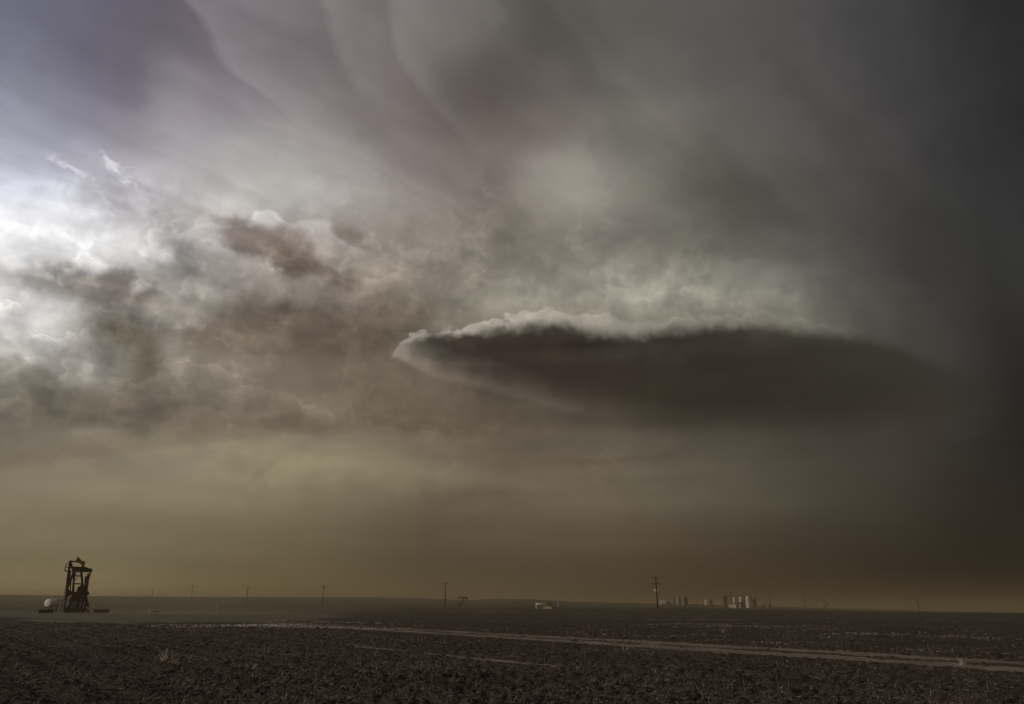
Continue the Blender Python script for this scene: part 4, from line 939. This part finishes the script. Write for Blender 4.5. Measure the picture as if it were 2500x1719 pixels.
for x_, w_, m in ((-sw*.8, 1.6, 'white'), (sw*.15, .8, 'white'), (sw*.38, .8, 'offwhite'), (sw*.7, 2.0, 'browntank')):
    loc_ = loc+Vector((math.cos(rz)*x_, math.sin(rz)*x_, 0))
    q = thing('drum', {-sw*.8: 'pale drum under the left end of the low shelter', sw*.15: 'left one of two slim pale drums under the low shelter', sw*.38: 'right one of two slim pale drums under the low shelter', sw*.7: 'dark brown drum under the right end of the low shelter'}[x_], 'drum', loc_, rz, 'drums under the low shelter')
    MB().lathe([(w_*.5, 0), (w_*.5, 2.0), (w_*.45, 2.08), (.05, 2.12)], 18).build('drum_shell', M[m], q)
loc, rz = spot(1871, D2+30)
LS = thing('low_shed', 'row of low brown and cream sheds at the foot of the leaning pole', 'shed', loc, rz)
ax_m, _ = mpp(1871, D2+30)
for x0_, x1_, m, h_ in ((-10, -5.6, 'browntank', 2.6), (-5, -.2, 'greytank', 2.8), (.2, 5.0, 'offwhite', 2.9), (5.4, 11, 'browntank', 2.9)):
    w_ = (x1_-x0_)*ax_m; c = MB().box((x0_+x1_)/2*ax_m, 0, h_/2, w_, 3, h_).build('bay', M[m], LS)
    MB().box((x0_+x1_)/2*ax_m, -.1, h_+.08, w_+.15, 3.4, .12).build('roof', M['rust'], c)
    MB().box((x0_+x1_)/2*ax_m, -1.53, h_*.42, w_*.4, .06, h_*.75).build('door', M['browntank'], c)

# ------------------------------------------------------------------ individual dry weeds standing out of the field
def weed_clump(px, py, h, label, n=16, m='straw'):
    v = ray(px, py); t = -EYE/v.z; x_, y_ = v.x*t, v.y*t; hh, _ = surf_h(np.array([x_]), np.array([y_]))
    o = thing('dry_weed', label, 'weed', (x_, y_, float(hh[0])-.02), 0)
    for k in range(n):
        a_ = random.uniform(0, 6.28); el = random.uniform(.25, 1.5); L_ = h*random.uniform(.5, 1.15)
        p0 = Vector((random.gauss(0, h*.12), random.gauss(0, h*.12), 0)); d_ = Vector((math.cos(a_)*math.cos(el), math.sin(a_)*math.cos(el), math.sin(el)))
        p1 = p0+d_*L_*.55; p2 = p1+(d_+Vector((random.gauss(0, .35), random.gauss(0, .35), random.gauss(-.05, .3))))*L_*.45
        MB().tube([p0, p1, p2], .008, 4, .004).build('stem', M[m], o)
    return o
weed_clump(403, 1612, .42, 'large pale dry weed clump sprawling in the left foreground', 22)
weed_clump(424, 1622, .30, 'upright dry stalks just right of the large weed clump', 8)
weed_clump(472, 1556, .55, 'greyish dry weed clump behind the left foreground, right of the sprawling clump', 20, 'straw_dk')
weed_clump(615, 1638, .32, 'pair of thin upright stalks at the bottom of the foreground', 4)
weed_clump(2345, 1624, .3, 'tangled dry weed beside the near edge of the track at the right', 14)
weed_clump(1525, 1592, .35, 'short straw tuft in the middle of the field below the track', 10)
weed_clump(1765, 1548, .5, 'straw tuft beyond the track in the right half of the field', 8)

# ------------------------------------------------------------------ blowing dust: even haze over the plain
hb = MB(); hb.box(0, 0, 2, 12000, 12000, 56)
hz = bpy.data.materials.new('dust_haze'); hz.use_nodes = True; t = hz.node_tree; t.nodes.clear()
pv = t.nodes.new('ShaderNodeVolumePrincipled'); ou = t.nodes.new('ShaderNodeOutputMaterial')
pv.inputs['Color'].default_value = (.56, .46, .29, 1); pv.inputs['Density'].default_value = HAZE_D = .00062
pv.inputs['Anisotropy'].default_value = .3
t.links.new(pv.outputs[0], ou.inputs['Volume'])
hzo = hb.build('haze', hz); hzo['kind'] = 'stuff'

# dust torn off the open ground beyond the well pad, drifting low across the plain
def dust_sheet(name, label_pts, z1, dens, seed):
    (x0, y0), (x1, y1), wid = label_pts
    cx, cy = (x0+x1)/2, (y0+y1)/2; L_ = math.hypot(x1-x0, y1-y0); an = math.atan2(y1-y0, x1-x0)
    zb = min(gz(x0, y0), gz(x1, y1), gz(cx, cy))-2.5; zt = max(gz(x0, y0), gz(x1, y1), gz(cx, cy))+z1
    b = MB(); b.box(0, 0, (zt-zb)/2, L_, wid, zt-zb); 
    m = bpy.data.materials.new('drifting_dust'); m.use_nodes = True; t = m.node_tree; t.nodes.clear()
    pv = t.nodes.new('ShaderNodeVolumePrincipled'); ou = t.nodes.new('ShaderNodeOutputMaterial'); pv.inputs['Color'].default_value = (.62, .52, .36, 1); pv.inputs['Anisotropy'].default_value = .3
    tc_ = t.nodes.new('ShaderNodeTexCoord'); mp = t.nodes.new('ShaderNodeMapping'); mp.inputs['Scale'].default_value = (.018, .05, .16); mp.inputs['Location'].default_value = (seed, seed*2, 0)
    t.links.new(tc_.outputs['Object'], mp.inputs[0])
    n = t.nodes.new('ShaderNodeTexNoise'); n.inputs['Scale'].default_value = 1; n.inputs['Detail'].default_value = 3; t.links.new(mp.outputs[0], n.inputs['Vector'])
    def mr(f, a_, b_, c_, d_):
        q = t.nodes.new('ShaderNodeMapRange'); q.interpolation_type = 'SMOOTHSTEP'; t.links.new(f, q.inputs[0])
        for i, v in enumerate((a_, b_, c_, d_)): q.inputs[i+1].default_value = v
        return q.outputs[0]
    def mul(a_, b_):
        q = t.nodes.new('ShaderNodeMath'); q.operation = 'MULTIPLY'; t.links.new(a_, q.inputs[0])
        if isinstance(b_, float): q.inputs[1].default_value = b_
        else: t.links.new(b_, q.inputs[1])
        return q.outputs[0]
    sp = t.nodes.new('ShaderNodeSeparateXYZ'); t.links.new(tc_.outputs['Generated'], sp.inputs[0])
    f = mr(n.outputs['Fac'], .42, .7, 0, 1)
    f = mul(f, mr(sp.outputs[2], .15, 1, 1, 0))
    for k in (0, 1): f = mul(f, mr(sp.outputs[k], 0, .25, 0, 1)); f = mul(f, mr(sp.outputs[k], 1, .75, 0, 1))
    f = mul(f, float(dens)); t.links.new(f, pv.inputs['Density']); t.links.new(pv.outputs[0], ou.inputs['Volume'])
    o = b.build(name, m); o.location = (cx, cy, zb); o.rotation_euler = (0, 0, an); o['kind'] = 'stuff'
    return o
dust_sheet('blowing_dust', ((-75, 118), (-5, 190), 60), 2.2, .020, 3)
dust_sheet('blowing_dust', ((-330, 520), (60, 760), 260), 4, .0028, 9)
dust_sheet('blowing_dust', ((60, 510), (330, 440), 150), 4.5, .006, 5)
